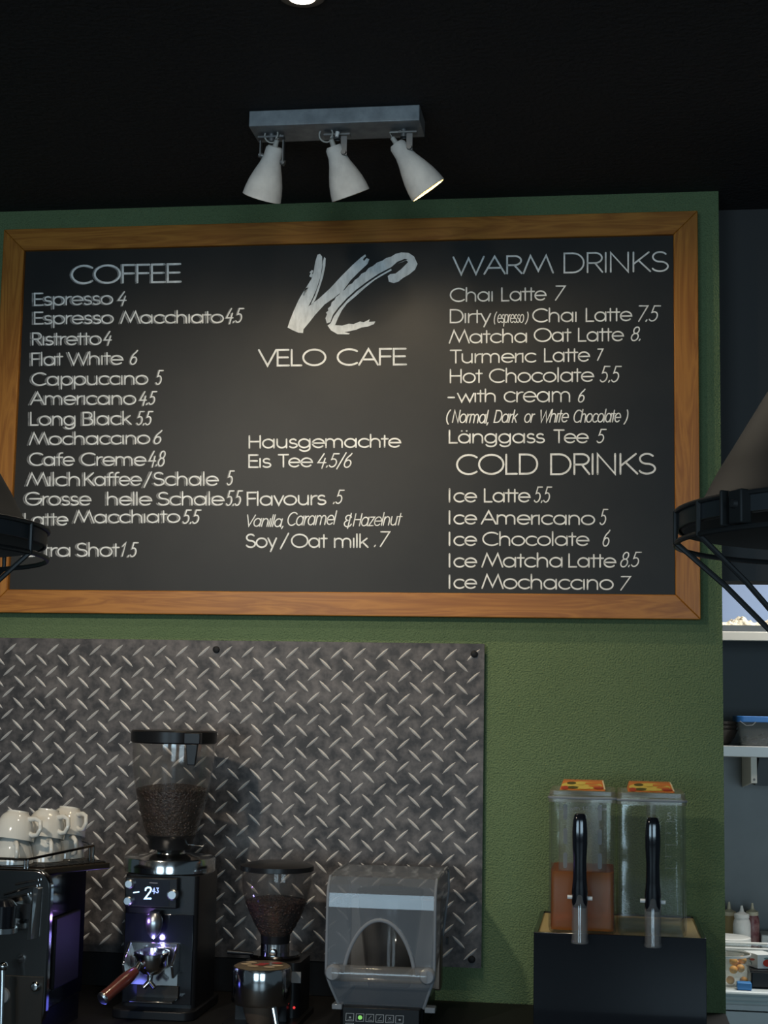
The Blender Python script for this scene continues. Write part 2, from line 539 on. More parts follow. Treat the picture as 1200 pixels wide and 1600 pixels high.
X = 0.70
arch = A(.34, .40, .28, .30, 180, 0)
G = {
    'a': ([E(.36, .35, .34, .35), L(.71, .70, .71, 0)], .86), 'b': ([L(.05, 1.05, .05, 0), E(.41, .35, .35, .35)], .84),
    'c': ([A(.37, .35, .36, .35, 45, 315)], .70), 'd': ([E(.36, .35, .34, .35), L(.71, 1.05, .71, 0)], .86),
    'e': ([L(.02, .36, .74, .36) + A(.38, .35, .36, .35, 2, 318)], .80), 'f': ([L(.16, 0, .16, .82) + A(.36, .82, .2, .2, 180, 80), L(-.02, .66, .38, .66)], .42),
    'g': ([E(.36, .35, .34, .35), L(.71, .70, .71, -.02) + A(.38, -.02, .33, .28, 0, -150)], .86), 'h': ([L(.05, 1.05, .05, 0), arch + [(.62, 0)]], .76),
    'i': ([L(.05, .7, .05, 0)], .2), 'k': ([L(.05, 1.05, .05, 0), L(.48, .70, .07, .30), L(.2, .42, .54, 0)], .60), 'l': ([L(.05, 1.05, .05, 0)], .2),
    'm': ([L(.05, .7, .05, 0), A(.30, .42, .25, .28, 180, 0) + [(.55, 0)], A(.80, .42, .25, .28, 180, 0) + [(1.05, 0)]], 1.2),
    'n': ([L(.05, .7, .05, 0), arch + [(.62, 0)]], .76), 'o': ([E(.38, .35, .37, .35)], .84), 'p': ([L(.05, .7, .05, -.32), E(.41, .35, .35, .35)], .84),
    'r': ([L(.05, .7, .05, 0), A(.34, .38, .28, .30, 180, 80)], .42), 's': ([A(.26, .525, .2, .175, 35, 270) + A(.26, .175, .24, .175, 90, -150)], .58),
    't': ([L(.16, .95, .16, 0), L(-.03, .68, .36, .68)], .40), 'u': ([L(.05, .7, .05, .3) + A(.34, .3, .29, .3, 180, 360), L(.63, .7, .63, 0)], .78),
    'v': ([L(0, .7, .28, 0, .56, .7)], .6), 'w': ([L(0, .7, .24, 0, .48, .62, .72, 0, .96, .7)], 1.0), 'x': ([L(0, .7, .5, 0), L(.5, .7, 0, 0)], .55),
    'y': ([L(0, .7, .29, .02), L(.58, .7, .18, -.32)], .60), 'z': ([L(.02, .7, .48, .7, .02, 0, .5, 0)], .55), 'ä': ([E(.36, .35, .34, .35), L(.71, .70, .71, 0), L(.2, .95, .22, .95), L(.5, .95, .52, .95)], .86),
    'A': ([L(0, 0, .42, 1, .84, 0), L(.15, .34, .69, .34)], .88), 'B': ([L(.05, 0, .05, 1, .3, 1) + A(.33, .76, .24, .24, 90, -90) + L(.05, .52, .36, .52) + A(.36, .26, .26, .26, 90, -90) + L(.05, 0)], .68),
    'C': ([A(.52, .5, .52, .5, 48, 312)], .96), 'D': ([L(.05, 0, .05, 1, .35, 1) + A(.38, .5, .44, .5, 90, -90) + L(.05, 0)], .92), 'E': ([L(.58, 1, .05, 1, .05, 0, .6, 0), L(.05, .52, .55, .52)], .68),
    'F': ([L(.56, 1, .05, 1, .05, 0), L(.05, .52, .52, .52)], .62), 'G': ([A(.54, .5, .52, .5, 48, 360), L(.3, .5, 1.06, .5)], 1.12), 'H': ([L(.05, 1, .05, 0), L(.72, 1, .72, 0), L(.05, .52, .72, .52)], .86),
    'I': ([L(.05, 1, .05, 0)], .2), 'K': ([L(.05, 1, .05, 0), L(.66, 1, .08, .42), L(.25, .58, .72, 0)], .76), 'L': ([L(.05, 1, .05, 0, .52, 0)], .60),
    'M': ([L(0, 0, .28, 1, .60, .12, .92, 1, 1.2, 0)], 1.24), 'N': ([L(.05, 0, .05, 1, .74, 0, .74, 1)], .90), 'O': ([E(.55, .5, .54, .5)], 1.16),
    'R': ([L(.05, 0, .05, 1, .34, 1) + A(.36, .74, .26, .26, 90, -90) + L(.05, .48), L(.34, .48, .64, 0)], .72), 'S': ([A(.34, .75, .28, .25, 35, 270) + A(.34, .25, .32, .25, 90, -155)], .74),
    'T': ([L(.32, 1, .32, 0), L(0, 1, .64, 1)], .66), 'V': ([L(0, 1, .42, 0, .84, 1)], .86), 'W': ([L(0, 1, .32, 0, .62, .92, .92, 0, 1.24, 1)], 1.26),
    '1': ([L(.02, .72, .2, 1, .2, 0)], .36), '4': ([L(.34, 1, .04, .34, .66, .34), L(.52, .66, .46, -.08)], .74), '5': ([L(.60, 1, .18, 1, .12, .58) + A(.28, .32, .28, .30, 105, -140)], .72),
    '6': ([L(.42, 1.02) + A(.62, .34, .58, .62, 120, 178), E(.28, .26, .25, .27)], .64), '7': ([L(.02, 1, .62, 1, .26, 0)], .70), '8': ([E(.28, .76, .21, .24), E(.28, .26, .26, .27)], .64),
    '.': ([L(.06, .0, .10, .09)], .2), ',': ([L(.10, .04, .02, -.16)], .22), '/': ([L(0, -.12, .42, 1.08)], .48), '-': ([L(.02, .36, .44, .36)], .5),
    '(': ([A(.42, .42, .40, .72, 130, 230)], .34), ')': ([A(-.08, .42, .40, .72, 50, -50)], .38), '&': ([A(.3, .72, .22, .22, 10, 270) + A(.32, .22, .28, .27, 110, 350), L(.46, 1.1, .36, -.2)], .66),
    ' ': ([], .36),
}


def ribbon(mb, pts, hw, fn):
    """flat stroke of half width hw (pixels) along pts"""
    closed = len(pts) > 6 and math.hypot(pts[0][0] - pts[-1][0], pts[0][1] - pts[-1][1]) < 1e-3
    P = pts[:-1] if closed else pts
    N = len(P)
    l, r = [], []
    for i in range(N):
        a = P[i - 1] if (i > 0 or closed) else P[i]
        b = P[(i + 1) % N] if (i < N - 1 or closed) else P[i]
        d1 = Vector((P[i][0] - a[0], P[i][1] - a[1]))
        d2 = Vector((b[0] - P[i][0], b[1] - P[i][1]))
        if d1.length < 1e-9:
            d1 = d2
        if d2.length < 1e-9:
            d2 = d1
        d1.normalize()
        d2.normalize()
        t = d1 + d2
        t = t.normalized() if t.length > 1e-3 else d1
        nn = Vector((-t.y, t.x))
        c = max(0.45, abs(nn.dot(Vector((-d1.y, d1.x)))))
        off = nn * (hw / c)
        l.append((P[i][0] + off.x, P[i][1] + off.y))
        r.append((P[i][0] - off.x, P[i][1] - off.y))
    vs = [fn(*q) for q in l + r]
    fs = [(i, (i + 1) % N, N + (i + 1) % N, N + i) for i in range(N if closed else N - 1)]
    mb.add(vs, fs)
    if not closed:
        for e in (P[0], P[-1]):
            mb.add([fn(e[0] + hw * cos(2 * pi * k / 8), e[1] + hw * sin(2 * pi * k / 8)) for k in range(8)], [tuple(range(8))])


def write(mb, segs, plane, style='plain', ghost=0):
    """segs: (text, x0, x1, baseline y at x0, at x1, cap height, slant, stroke) in pixels of the frame"""
    for (txt, xa, xb, ya, yb, cap, slant, sw) in segs:
        adv = 0
        strokes = []
        lo, hi = 1e9, -1e9
        for ch in txt:
            st, ad = G[ch]
            for s_ in st:
                q = [(adv + u + slant * v, v) for (u, v) in s_]
                strokes.append(q)
                lo = min(lo, min(a for a, b in q))
                hi = max(hi, max(a for a, b in q))
            adv += ad
        k = (xb - xa - sw) / max(hi - lo, 1e-3)
        if txt in ('.', ',', 'I', '1', 'l'):
            k = cap
        for i, q in enumerate(strokes):
            pts = []
            for (u, v) in q:
                x = xa + sw / 2 + (u - lo) * k
                y = ya + (yb - ya) * (x - xa) / max(1, xb - xa) - v * cap
                pts.append((x, y))
            if ghost:
                mb.cur = 1
                ribbon(mb, [(x - ghost, y + 0.5) for x, y in pts], sw * 0.55, lambda a, b: on_y(a, b, plane - 0.00002))
            mb.cur = 0
            ribbon(mb, pts, sw / 2, lambda a, b: on_y(a, b, plane - 0.0003 - 0.00002 * (i % 5)))


YT = YB - 0.0006
B, S_, PR, SCR = 2.2, 0.0, 0.28, 0.30       # stroke, no slant, slant of prices, slant of script


def T(t, xa, xb, ya, yb=None, cap=20, slant=0.0, sw=2.3):
    return (t, xa, xb, ya, ya if yb is None else yb, cap, slant, sw)


def Pr(t, xa, xb, ybase, ytop):
    return T(t, xa, xb, ybase, ybase, ybase - ytop, PR, 2.0)


LEFT = [
    [T('COFFEE', 111, 284, 443, 440, 27.5, 0, 3.0)],
    [T('Espresso', 53, 177, 477, 475, 18.5), Pr('4', 184, 198, 476, 456)],
    [T('Espresso', 53, 178, 506, 505, 18), T('Macchiato', 188, 350, 505, 504, 18), Pr('4.5', 353, 382, 504, 482)],
    [T('Ristretto', 50, 159, 539, 538, 18.5), Pr('4', 162, 175, 538, 518)],
    [T('Flat', 49, 99, 571, 570, 19), T('White', 106, 193, 570, 569, 19), Pr('6', 203, 216, 569, 548)],
    [T('Cappuccino', 49, 232, 602, 600, 19), Pr('5', 243, 256, 601, 579)],
    [T('Americano', 47, 213, 632, 631.5, 19), Pr('4.5', 218, 246, 632, 612)],
    [T('Long', 47, 118, 664, 664, 19.5), T('Black', 129, 206, 664, 663, 19.5), Pr('5.5', 213, 240, 664, 643)],
    [T('Mochaccino', 45, 235, 695, 693, 18.5), Pr('6', 240, 254, 693, 673)],
    [T('Cafe', 45, 117, 727, 727, 19), T('Creme', 126, 229, 727, 727, 19), Pr('4.8', 232, 259, 728, 705)],
    [T('Milch', 41, 125, 759, 758.5, 19.5), T('Kaffee', 131, 222, 758.5, 758, 19.5), T('/', 224, 238, 759, 759, 20), T('Schale', 240, 342, 758, 758, 19.5), Pr('5', 354, 367, 758, 736)],
    [T('Grosse', 39, 143, 789, 789, 19.5), T('helle', 167, 238, 789, 789, 19), T('Schale', 247, 351, 789, 789, 19.5), Pr('5.5', 353, 380, 790, 767)],
    [T('Latte', 38, 107, 821, 820, 18.5), T('Macchiato', 115, 282, 817, 816, 18.5), Pr('5.5', 285, 315, 818, 797)],
    [T('Extra', 36, 110, 869, 869, 19), T('Shot', 120, 187, 869, 869, 20), Pr('1', 190, 197, 869, 848), Pr('.5', 199, 217, 870, 848)],
]
MID = [
    [T('VELO', 403, 510, 571.5, 570.5, 24.5, 0, 3.0), T('CAFE', 526, 636, 570.3, 569.4, 24.5, 0, 3.0)],
    [T('Hausgemachte', 388.4, 627, 699.8, 698.3, 18.7, 0, 2.5)],
    [T('Eis', 388, 424, 730, 730, 19, 0, 2.5), T('Tee', 434, 489, 729.5, 729, 19, 0, 2.4), Pr('4.5/6', 496, 551, 730, 709)],
    [T('Flavours', 385.5, 510, 789.6, 788, 20, 0, 2.6), Pr('.5', 520, 538.6, 787, 766)],
    [T('Vanilla,', 386, 443, 822, 823, 17.5, SCR, 1.9), T('Caramel', 449, 527, 821, 819, 20, SCR, 1.9), T('&', 537, 550, 822, 822, 18, .15, 1.9), T('Hazelnut', 551, 629, 822, 820, 19, SCR, 1.7)],
    [T('Soy', 384, 433, 855, 855, 20, 0, 2.6), T('/', 437, 452, 855, 855, 20, 0, 2.4), T('Oat', 454.6, 512, 855, 855, 20, 0, 2.5), T('milk', 521.7, 576, 855, 855, 19.5, 0, 2.5), Pr('.7', 584, 610, 854, 831)],
]
RIGHT = [
    [T('WARM', 707, 865.5, 429, 426, 27, 0, 2.8), T('DRINKS', 880.5, 1045, 426, 423.5, 30, 0, 2.6)],
    [T('Chai', 702.7, 770, 471, 470, 20), T('Latte', 783, 854, 470, 468.5, 20), Pr('7', 867, 884, 469, 447)],
    [T('Dirty', 702.7, 767.5, 504, 504, 20), T('(', 771.5, 777, 504, 504, 17, .2, 1.5), T('espresso', 777, 819, 504, 504, 18, SCR, 1.4), T(')', 820, 826, 504, 504, 17, .2, 1.5), T('Chai', 831.5, 901, 503, 502, 20), T('Latte', 915, 988, 502, 500.7, 20), Pr('7.5', 997, 1033, 502, 478)],
    [T('Matcha', 701, 823.5, 536, 534.5, 19.5), T('Oat', 834, 893, 533.5, 533, 20), T('Latte', 903, 975, 533, 532, 20), Pr('8.', 985.6, 1001, 532, 511)],
    [T('Turmeric', 702.7, 838, 567, 565.5, 19.5), T('Latte', 850, 922, 565, 564, 20), Pr('7', 932.7, 943, 563, 545.5)],
    [T('Hot', 702.7, 754.5, 598, 597.5, 20.5), T('Chocolate', 764, 928.5, 597.5, 595.6, 20.5), Pr('5.5', 937, 971.6, 597, 572.5)],
    [T('-', 699, 711, 629, 629, 22, 0, 2.6), T('with', 714, 774.5, 627.8, 627.5, 18.5), T('cream', 787, 891, 627.8, 627.5, 22), Pr('6', 903, 915, 628, 608.5)],
    [T('(', 697, 705, 660, 660, 20, .12, 2.0), T('Normal,', 706, 764, 660, 661, 19, SCR, 1.9), T('Dark', 771, 809.5, 660, 660, 18.5, SCR, 1.9), T('or', 819, 836.5, 660, 660, 19, SCR, 1.8), T('White', 844.5, 889, 660, 659, 19, SCR, 1.9), T('Chocolate', 896, 970.5, 660, 659, 19, SCR, 1.9), T(')', 974, 982, 660, 660, 20, .25, 1.9)],
    [T('Länggass', 701, 851.5, 692, 691.5, 19.5, 0, 2.5), T('Tee', 864.5, 920, 691.5, 691.5, 19.5, 0, 2.4), Pr('5', 932, 948, 692, 671)],
    [T('COLD', 712.6, 841, 741, 740, 30, 0, 3.0), T('DRINKS', 859.6, 1025, 741, 740, 31, 0, 3.0)],
] + [[T('I', 701, 704, b0, b0, 20, 0, 2.6), T('ce', 708.5, 745.5, b0, b0, 19.5, 0, 2.5)] + rest for b0, rest in (
    (784, [T('Latte', 756, 829, 784, 784, 20, 0, 2.5), Pr('5.5', 834, 863, 785, 761)]),
    (818.5, [T('Americano', 751, 930, 818.5, 819.5, 20, 0, 2.5), Pr('5', 936.6, 950.6, 820, 796)]),
    (852, [T('Chocolate', 753.5, 921, 852, 852, 20, 0, 2.4), Pr('6', 941.5, 954, 853, 829)]),
    (885.7, [T('Matcha', 752, 879, 885.7, 885.7, 20.5, 0, 2.5), T('Latte', 888, 963, 885.7, 886, 20, 0, 2.5), Pr('8.5', 969, 1003, 885.5, 863)]),
    (919, [T('Mochaccino', 752, 959, 919, 921, 21, 0, 2.5), Pr('7', 969, 986, 922, 901)]))]
for col, gh in ((LEFT, 3.2), (MID, 0), (RIGHT, 0)):
    for ln in col:
        big = ln[0][5] > 24
        runs = []
        for q in [q for q in ln if q[6] != PR]:              # a wide gap starts a new run of words
            if runs and q[1] - runs[-1][-1][2] < 11.5:
                runs[-1].append(q)
            else:
                runs.append([q])
        for rn in runs:
            mb = MB()
            write(mb, rn, YT, ghost=(2.2 if big else gh) if gh else 0)
            mb.build('menu_heading' if big else 'menu_line', ['chalk', 'chalk_faint'], board, smooth=0)
        pr_ = [q for q in ln if q[6] == PR]
        if pr_:
            mb = MB()
            write(mb, pr_, YT, ghost=1.6 if gh else 0)
            mb.build('menu_price', ['chalk', 'chalk_faint'], board, smooth=0)

# brushed VC monogram


def cr4(a, b):
    return (370 + a / 3.4286, 360 + b / 3.4286)


Vp = [(432, 130), (446, 126), (457, 140), (458, 185), (448, 250), (425, 320), (400, 375), (383, 408), (440, 365), (500, 310), (560, 245), (620, 185), (665, 145), (688, 128), (692, 138), (676, 154), (681, 164), (696, 148), (710, 155), (700, 180), (660, 217), (610, 267), (570, 322), (520, 362), (470, 397), (420, 452), (385, 497), (357, 530), (355, 550), (330, 548), (300, 535), (272, 520), (285, 480), (305, 430), (330, 375), (350, 340), (375, 300), (400, 260), (412, 220), (420, 170)]
V2 = [(468, 142), (476, 150), (474, 190), (462, 250), (440, 320), (422, 368), (404, 398), (397, 394), (420, 345), (442, 280), (458, 210), (462, 165)]
V3 = [(402, 212), (410, 216), (404, 232), (410, 236), (400, 252), (388, 246), (396, 230), (390, 225)]
V4 = [(372, 308), (384, 306), (372, 330), (362, 350), (352, 346), (360, 330), (362, 318)]
Cout = [(475, 470), (483, 450), (478, 440), (490, 430), (488, 418), (503, 405), (508, 385), (524, 372), (530, 358), (548, 345), (556, 330), (576, 320), (600, 292), (618, 284), (632, 266), (652, 252), (668, 232), (690, 222), (706, 202), (730, 190), (752, 172), (780, 162), (800, 148), (828, 140), (850, 126), (880, 118), (920, 120), (950, 140), (968, 180), (955, 210), (925, 235), (890, 255), (865, 275), (840, 282), (815, 275), (808, 245), (822, 234), (850, 231), (880, 208), (918, 170), (908, 160), (885, 170), (862, 178), (915, 156), (900, 152), (860, 168), (828, 196), (760, 232), (700, 272), (640, 317), (590, 362), (545, 412), (515, 452), (500, 492), (482, 498)]
Cin = [(503, 497), (520, 460), (550, 420), (595, 370), (645, 325), (705, 280), (765, 240), (826, 206), (830, 214), (790, 236), (740, 265), (690, 305), (640, 350), (590, 392), (562, 430), (542, 470), (526, 508), (565, 510), (600, 500), (625, 502), (660, 488), (680, 492), (712, 476), (708, 490), (742, 488), (735, 502), (700, 516), (668, 520), (640, 532), (605, 540), (575, 545), (606, 552), (600, 557), (540, 556), (505, 536), (486, 510)]
for name, polys in (('monogram_letter', (Vp, V2, V3, V4)), ('monogram_letter', (Cout, Cin))):
    mb = MB()
    for q in polys:
        mb.add([on_y(*cr4(a, b), YT - 0.0003) for a, b in q], [tuple(range(len(q)))])
    mb.build(name, 'chalk_brush', board, smooth=0)

# ------------------------------------------------------------------ diamond plate panel
YP = -0.018
pl0, pl1 = on_y(-260, 995, YP).x, on_y(757, 1006, YP).x
pz1 = on_y(757, 1006, YP).z
pz0 = on_y(755, 1513, YP).z
panel = thing('diamond_plate_panel', 'dark grey diamond tread plate splashback screwed to the wall below the menu board', 'wall panel', ((pl0 + pl1) / 2, 0, pz0))
mb = MB().box(pl0, pl1, YP, YP + 0.004, pz0, pz1)
mb.build('sheet', 'plate_iron', panel)
mb = MB()
o1 = on_y(216.5, 1016.5, YP)
pit = (on_y(1165 / 4 + 200, 1020, YP).x - on_y(65 / 4 + 200, 1016.5, YP).x) / 8.0
pitz = (on_y(216, 1016, YP).z - on_y(211, 1153, YP).z) / 4.0


def lozenge(cx, cz, ang, Ln, wd, h):
    ca, sa = cos(ang), sin(ang)
    base = []
    N = 7
    for sgn in (1, -1):
        for k in range(N):
            t = -1 + 2 * k / (N - 1)
            t *= sgn
            wv = wd / 2 * (1 - t * t) ** 0.75 * sgn
            base.append((t * Ln / 2, wv))
    ridge = [(-Ln * 0.34, 0), (0, 0), (Ln * 0.34, 0)]

    def tr(q, y):
        return (cx + q[0] * ca - q[1] * sa, y, cz + q[0] * sa + q[1] * ca)
    vs = [tr(q, YP - 0.0001) for q in base] + [tr(ridge[0], YP - h * 0.75), tr(ridge[1], YP - h), tr(ridge[2], YP - h * 0.75)]
    n = len(base)
    fs = []
    for k in range(n):
        k2 = (k + 1) % n
        ta = base[k][0] / (Ln / 2)
        tb = base[k2][0] / (Ln / 2)
        ra = n + (0 if ta < -0.4 else 2 if ta > 0.4 else 1)
        rb = n + (0 if tb < -0.4 else 2 if tb > 0.4 else 1)
        fs.append((k, k2, rb) if ra == rb else (k, k2, rb, ra))
    mb.add(vs, fs)


for i in range(-16, 20):
    for j in range(-1, 16):
        for (dx, dz, an, Ln, wd) in ((0, 0, rad(42), .046, .0070), (.5, -.5, rad(-43), .045, .0074)):
            cx, cz = o1.x + (i + dx) * pit, o1.z + (dz - j) * pitz
            if pl0 + .018 < cx < pl1 - .017 and pz0 + .017 < cz < pz1 - .016:
                lozenge(cx, cz, an, Ln, wd, 0.0022)
mb.build('tread_pattern', 'plate_tread', panel, smooth=35)
for (a, b) in ((338, 1015), (741, 1022), (737, 1499)):
    q = on_y(a, b, YP)
    MB().lathe([(0, -.005), (.0045, -.0048), (.0085, -.003), (.0092, 0), (.0092, .0035), (0, .0035)], (q.x, YP - .0032, q.z), (0, 1, 0), 20).build('screw_cap', 'black_matte', panel)
for q in ((pl0 + .05, pz1 - .03), (pl1 - .03, pz0 + .25), (-1.25, pz1 - .03), (pl1 - .4, pz0 + .04)):
    MB().lathe([(.008, 0), (.008, YP * -1 - .0045)], (q[0], YP + .004, q[1]), (0, 1, 0), 12).build('spacer', 'black_matte', panel)

# ------------------------------------------------------------------ triple ceiling spot
pf0, pf1 = on_z(389, 172.5, ZC), on_z(656, 163, ZC)
Yfx = (pf0.y + pf1.y) / 2
hb = ZC - on_y(520, 193, Yfx).z
tri = thing('triple_spotlight', 'grey ceiling bar carrying three small concrete bell spotlights', 'ceiling lamp', ((pf0.x + pf1.x) / 2, Yfx + .05, ZC))
MB().box(pf0.x, pf1.x, Yfx, Yfx + .105, ZC - hb, ZC - .0005).build('mounting_bar', 'galvanised', tri, bevel=.002)
YS = Yfx + .055
for (neck, mouth, rr_, tilt, glow, brx) in (((430, 229), (409, 309), 33, .36, 0, 424), ((521, 228), (548, 305), 33, .36, 0, 527), ((619, 224), (669, 297), 32, .20, 1, 634)):
    a = on_y(*neck, YS)
    b = on_y(*mouth, YS + .045 if not glow else YS + .034)
    ax = (b - a)
    Ln = ax.length
    ax.normalize()
    R1 = rr_ * mpp(YS)
    prof = [(.0, 0), (.016, .0), (.0205, .05), (.0215, .22), (.026, .36), (.0335, .52), (.0405, .70), (.0445, .86), (.0465, 1.0)]
    k = R1 / .0465
    outer = [(r * k, h * Ln) for r, h in prof]
    inner = [((r - .003) * k, h * Ln + .001) for r, h in prof[:0:-1] if r > .02] + [(0, .06 * Ln)]
    mb = MB().lathe(outer, a, ax, 48)
    mb.cur = 1
    mb.lathe([outer[-1]] + inner, a, ax, 48)
    sh = mb.build('lamp_shade', ['concrete', 'shade_inside'], tri, smooth=50)
    MB().lathe([(0, -.016), (.0055, -.016), (.0065, 0), (.006, .002)], a, ax, 16).build('cable_gland', 'cable_grey', sh)
    MB().lathe([(0, .25 * Ln), (.012, .26 * Ln), (.021, .62 * Ln), (.023, .74 * Ln), (0, .76 * Ln)], a, ax, 24).build('bulb', 'bulb_glow', sh)
    # bracket: flat bar from the bar's underside, forked round the neck, pivot screws
    side = ax.cross(Vector((0, 1, 0))).normalized() if not glow else Vector((0, 1, 0)).cross(ax).normalized()
    if side.x < 0:
        side = -side
    piv = a + ax * (.24 * Ln)
    top = Vector((piv.x + .006, YS, ZC - hb))
    zt = ZC - hb - .006
    mb = MB()
    for sgn in ((-1, 1) if neck[0] < 500 else (1,)):
        q0 = piv + side * sgn * .029
        if neck[0] > 500:
            q0 = piv + side * .018 + Vector((0, -.016, 0))
        q1 = Vector((q0.x, q0.y, zt - .012))
        c_ = (q0 + q1) / 2
        mb.obox(c_, (q1 - q0).cross(Vector((0, 1, 0))), (0, 1, 0) if neck[0] < 500 else (0, 1, 0), q1 - q0, .007 if neck[0] > 500 else .0015, .0015 if neck[0] > 500 else .008, (q1 - q0).length / 2 + .006)
        mb.lathe([(0, -.008), (.0055, -.008), (.0065, -.003), (.0065, .004), (0, .004)], q0, side * sgn if neck[0] < 500 else (0, 1, 0), 16)
    mb.box(piv.x - .031, piv.x + .031, YS - .010, YS + .010, zt - .004, zt)
    mb.lathe([(.008, 0), (.008, .03)], (piv.x, YS, zt - .012), (0, 0, 1), 16)
    mb.build('bracket', 'lamp_bracket', tri)
    # looped cable
    lp = []
    e0 = a - ax * .014
    cc = e0 + Vector((-.012, -.008, .012))
    if neck[0] < 600:
        for q in range(15):
            an = rad(-40 + 340 * q / 14)
            lp.append(cc + Vector((.0165 * cos(an), -.004 + .001 * q, .0165 * sin(an))))
        lp = [e0] + lp + [Vector((cc.x + .02, YS, ZC - hb - .001))]
    else:
        lp = [e0, e0 + Vector((-.006, -.01, .010)), e0 + Vector((.012, -.006, .012)), Vector((e0.x + .02, YS, ZC - hb - .001))]
    MB().tube(lp, .0019, 8).build('cable', 'cable_grey', tri)
    lamp('spot_light', 'SPOT', a + ax * (.80 * Ln), SPOT_W, SPOT_COL, tri, .016, ax, 125, .55)
MB().lathe([(0, 0), (.004, 0), (.005, .012), (0, .014)], on_y(526, 214, YS - .02), (0.2, 0, 1), 12).build('connector', 'white_plastic', tri)

# recessed downlight
def downlight(x, y, watts, col, label, rs=1.0, wide=False):
    dl = thing('ceiling_downlight', label, 'ceiling lamp', (x, y, ZC))
    MB().lathe([(.030 * rs, -.001), (.044 * rs, -.004), (.046 * rs, 0), (.046 * rs, .0)], (x, y, ZC), (0, 0, 1), 40).build('trim_ring', 'black_metal', dl)
    MB().lathe([(0, -.012), (.016 * rs, -.011), (.026 * rs, -.006), (.030 * rs, -.0005)], (x, y, ZC), (0, 0, 1), 40).build('lens', 'downlight_glow', dl)
    o = lamp('downlight_beam', 'AREA', (x, y, ZC - .03), watts, col, dl)
    o.data.shape = 'DISK'
    o.data.size = .05 * rs
    return dl


pd = on_z(472, -7, ZC)
downlight(pd.x, pd.y, DOWN_W, (1.0, .88, .70), 'small round lit downlight set into the black ceiling at the top edge')
# the cafe's ceiling spot that washes the menu wall (above the picture)
tl = thing('ceiling_spotlight', 'black ceiling can spotlight aimed at the menu board from the cafe side', 'ceiling lamp', (-1.5, -2.9, ZC))
ta = Vector((-1.5, -2.9, ZC - .14))
td = (Vector((-.90, 0, 1.72)) - ta).normalized()
MB().lathe([(0, -.09), (.045, -.085), (.055, -.06), (.055, .06), (.051, .06), (.048, .02)], ta, td, 40).build('lamp_can', 'black_metal', tl)
MB().lathe([(0, .022), (.048, .020)], ta, td, 32).build('lens', 'downlight_glow', tl)
MB().tube([(ta.x, ta.y, ZC), (ta.x, ta.y, ZC - .08)], .012, 12).build('stem', 'black_metal', tl)
lamp('spotlight_beam', 'SPOT', ta + td * .08, ROOM_W, ROOM_COL, tl, .05, td, 50, 1.0)


# ------------------------------------------------------------------ caged pendants near the camera


def pendant(cpx, cpy, D, label, clamps, cage0, gap):
    Y = CAMP.y + D
    c = on_y(cpx, cpy, Y)
    R = 340 * D / FPX / 1.0
    t = thing('pendant_lamp', label, 'pendant lamp', (c.x, c.y, c.z), 'caged pendant lamps')
    prof = [(R, .004), (R * .985, .012), (R * .90, .030), (R * .83, .057), (R * .77, .077), (R * .64, .121), (R * .50, .168), (R * .30, .235), (R * .24, .26), (R * .20, .30), (.022, .32), (.014, .345), (0, .35)]
    inn = [(max(r - .003, 0), h - .003) for r, h in prof[::-1]]
    mb = MB().lathe(prof, c, (0, 0, 1), 72)
    mb.cur = 1
    mb.lathe(inn + [(R, .004)], c, (0, 0, 1), 72)
    mb.build('shade', ['pendant_paint', 'pendant_inside'], t, smooth=50)
    MB().lathe([(R * 1.006, .002), (R * 1.016, .002), (R * 1.016, .017), (R * 1.006, .017)], c, (0, 0, 1), 72).build('rim_band', 'pendant_band', t)
    cg = MB()
    ring = lambda r, z: [c + Vector((r * cos(2 * pi * k / 72), r * sin(2 * pi * k / 72), z)) for k in range(72)]
    cg.tube(ring(R * 1.022, .018), .0023, 8, True)
    cg.tube(ring(R * 1.022, -.011), .0026, 8, True)
    cg.tube(ring(.045, -.165), .0025, 8, True)
    for k in range(8):
        an = cage0 + pi / 2 * (k // 2) + (gap if k % 2 else 0)
        d = Vector((cos(an), sin(an), 0))
        cg.tube([c + d * R * 1.024 + Vector((0, 0, .018)), c + d * R * 1.026 + Vector((0, 0, -.011)), c + d * R * .80 + Vector((0, 0, -.052)), c + d * R * .50 + Vector((0, 0, -.115)), c + d * .045 + Vector((0, 0, -.165))], .0026, 8)
    cg.build('cage', 'black_metal', t)
    for an in clamps:
        d = Vector((cos(an), sin(an), 0))
        s = Vector((-sin(an), cos(an), 0))
        kb_ = MB()
        kb_.obox(c + d * (R * 1.035) + s * .008 + Vector((0, 0, .006)), d, s, (0, 0, 1), .006, .008, .0145)
        kb_.obox(c + d * (R * 1.04) - s * .0085 + Vector((0, 0, .006)), d, s, (0, 0, 1), .006, .0016, .0155)
        cl = kb_.build('clamp', 'pendant_paint', t, bevel=.0015)
        MB().lathe([(0, .004), (.003, .0035), (.0042, 0), (0, 0)], c + d * (R * 1.064) + s * .008 + Vector((0, 0, .008)), d, 16).build('screw', 'black_metal', cl)
    MB().tube([(c.x, c.y, c.z + .34), (c.x, c.y, ZC - .02)], .003, 8).build('cable', 'black_matte', t)
    MB().lathe([(0, -.025), (.03, -.024), (.045, -.004), (.045, 0)], (c.x, c.y, ZC), (0, 0, 1), 32).build('ceiling_rose', 'black_metal', t)
    return t


pendant(1420, 832, 1.45, 'black caged pendant lamp at the right, over the edge of the menu board frame', [rad(218), rad(338), rad(98)], rad(183), rad(20))
pendant(-257, 846, 1.45, 'black caged pendant lamp at the left, over the coffee column of the menu board', [rad(200), rad(80)], rad(330), rad(27))

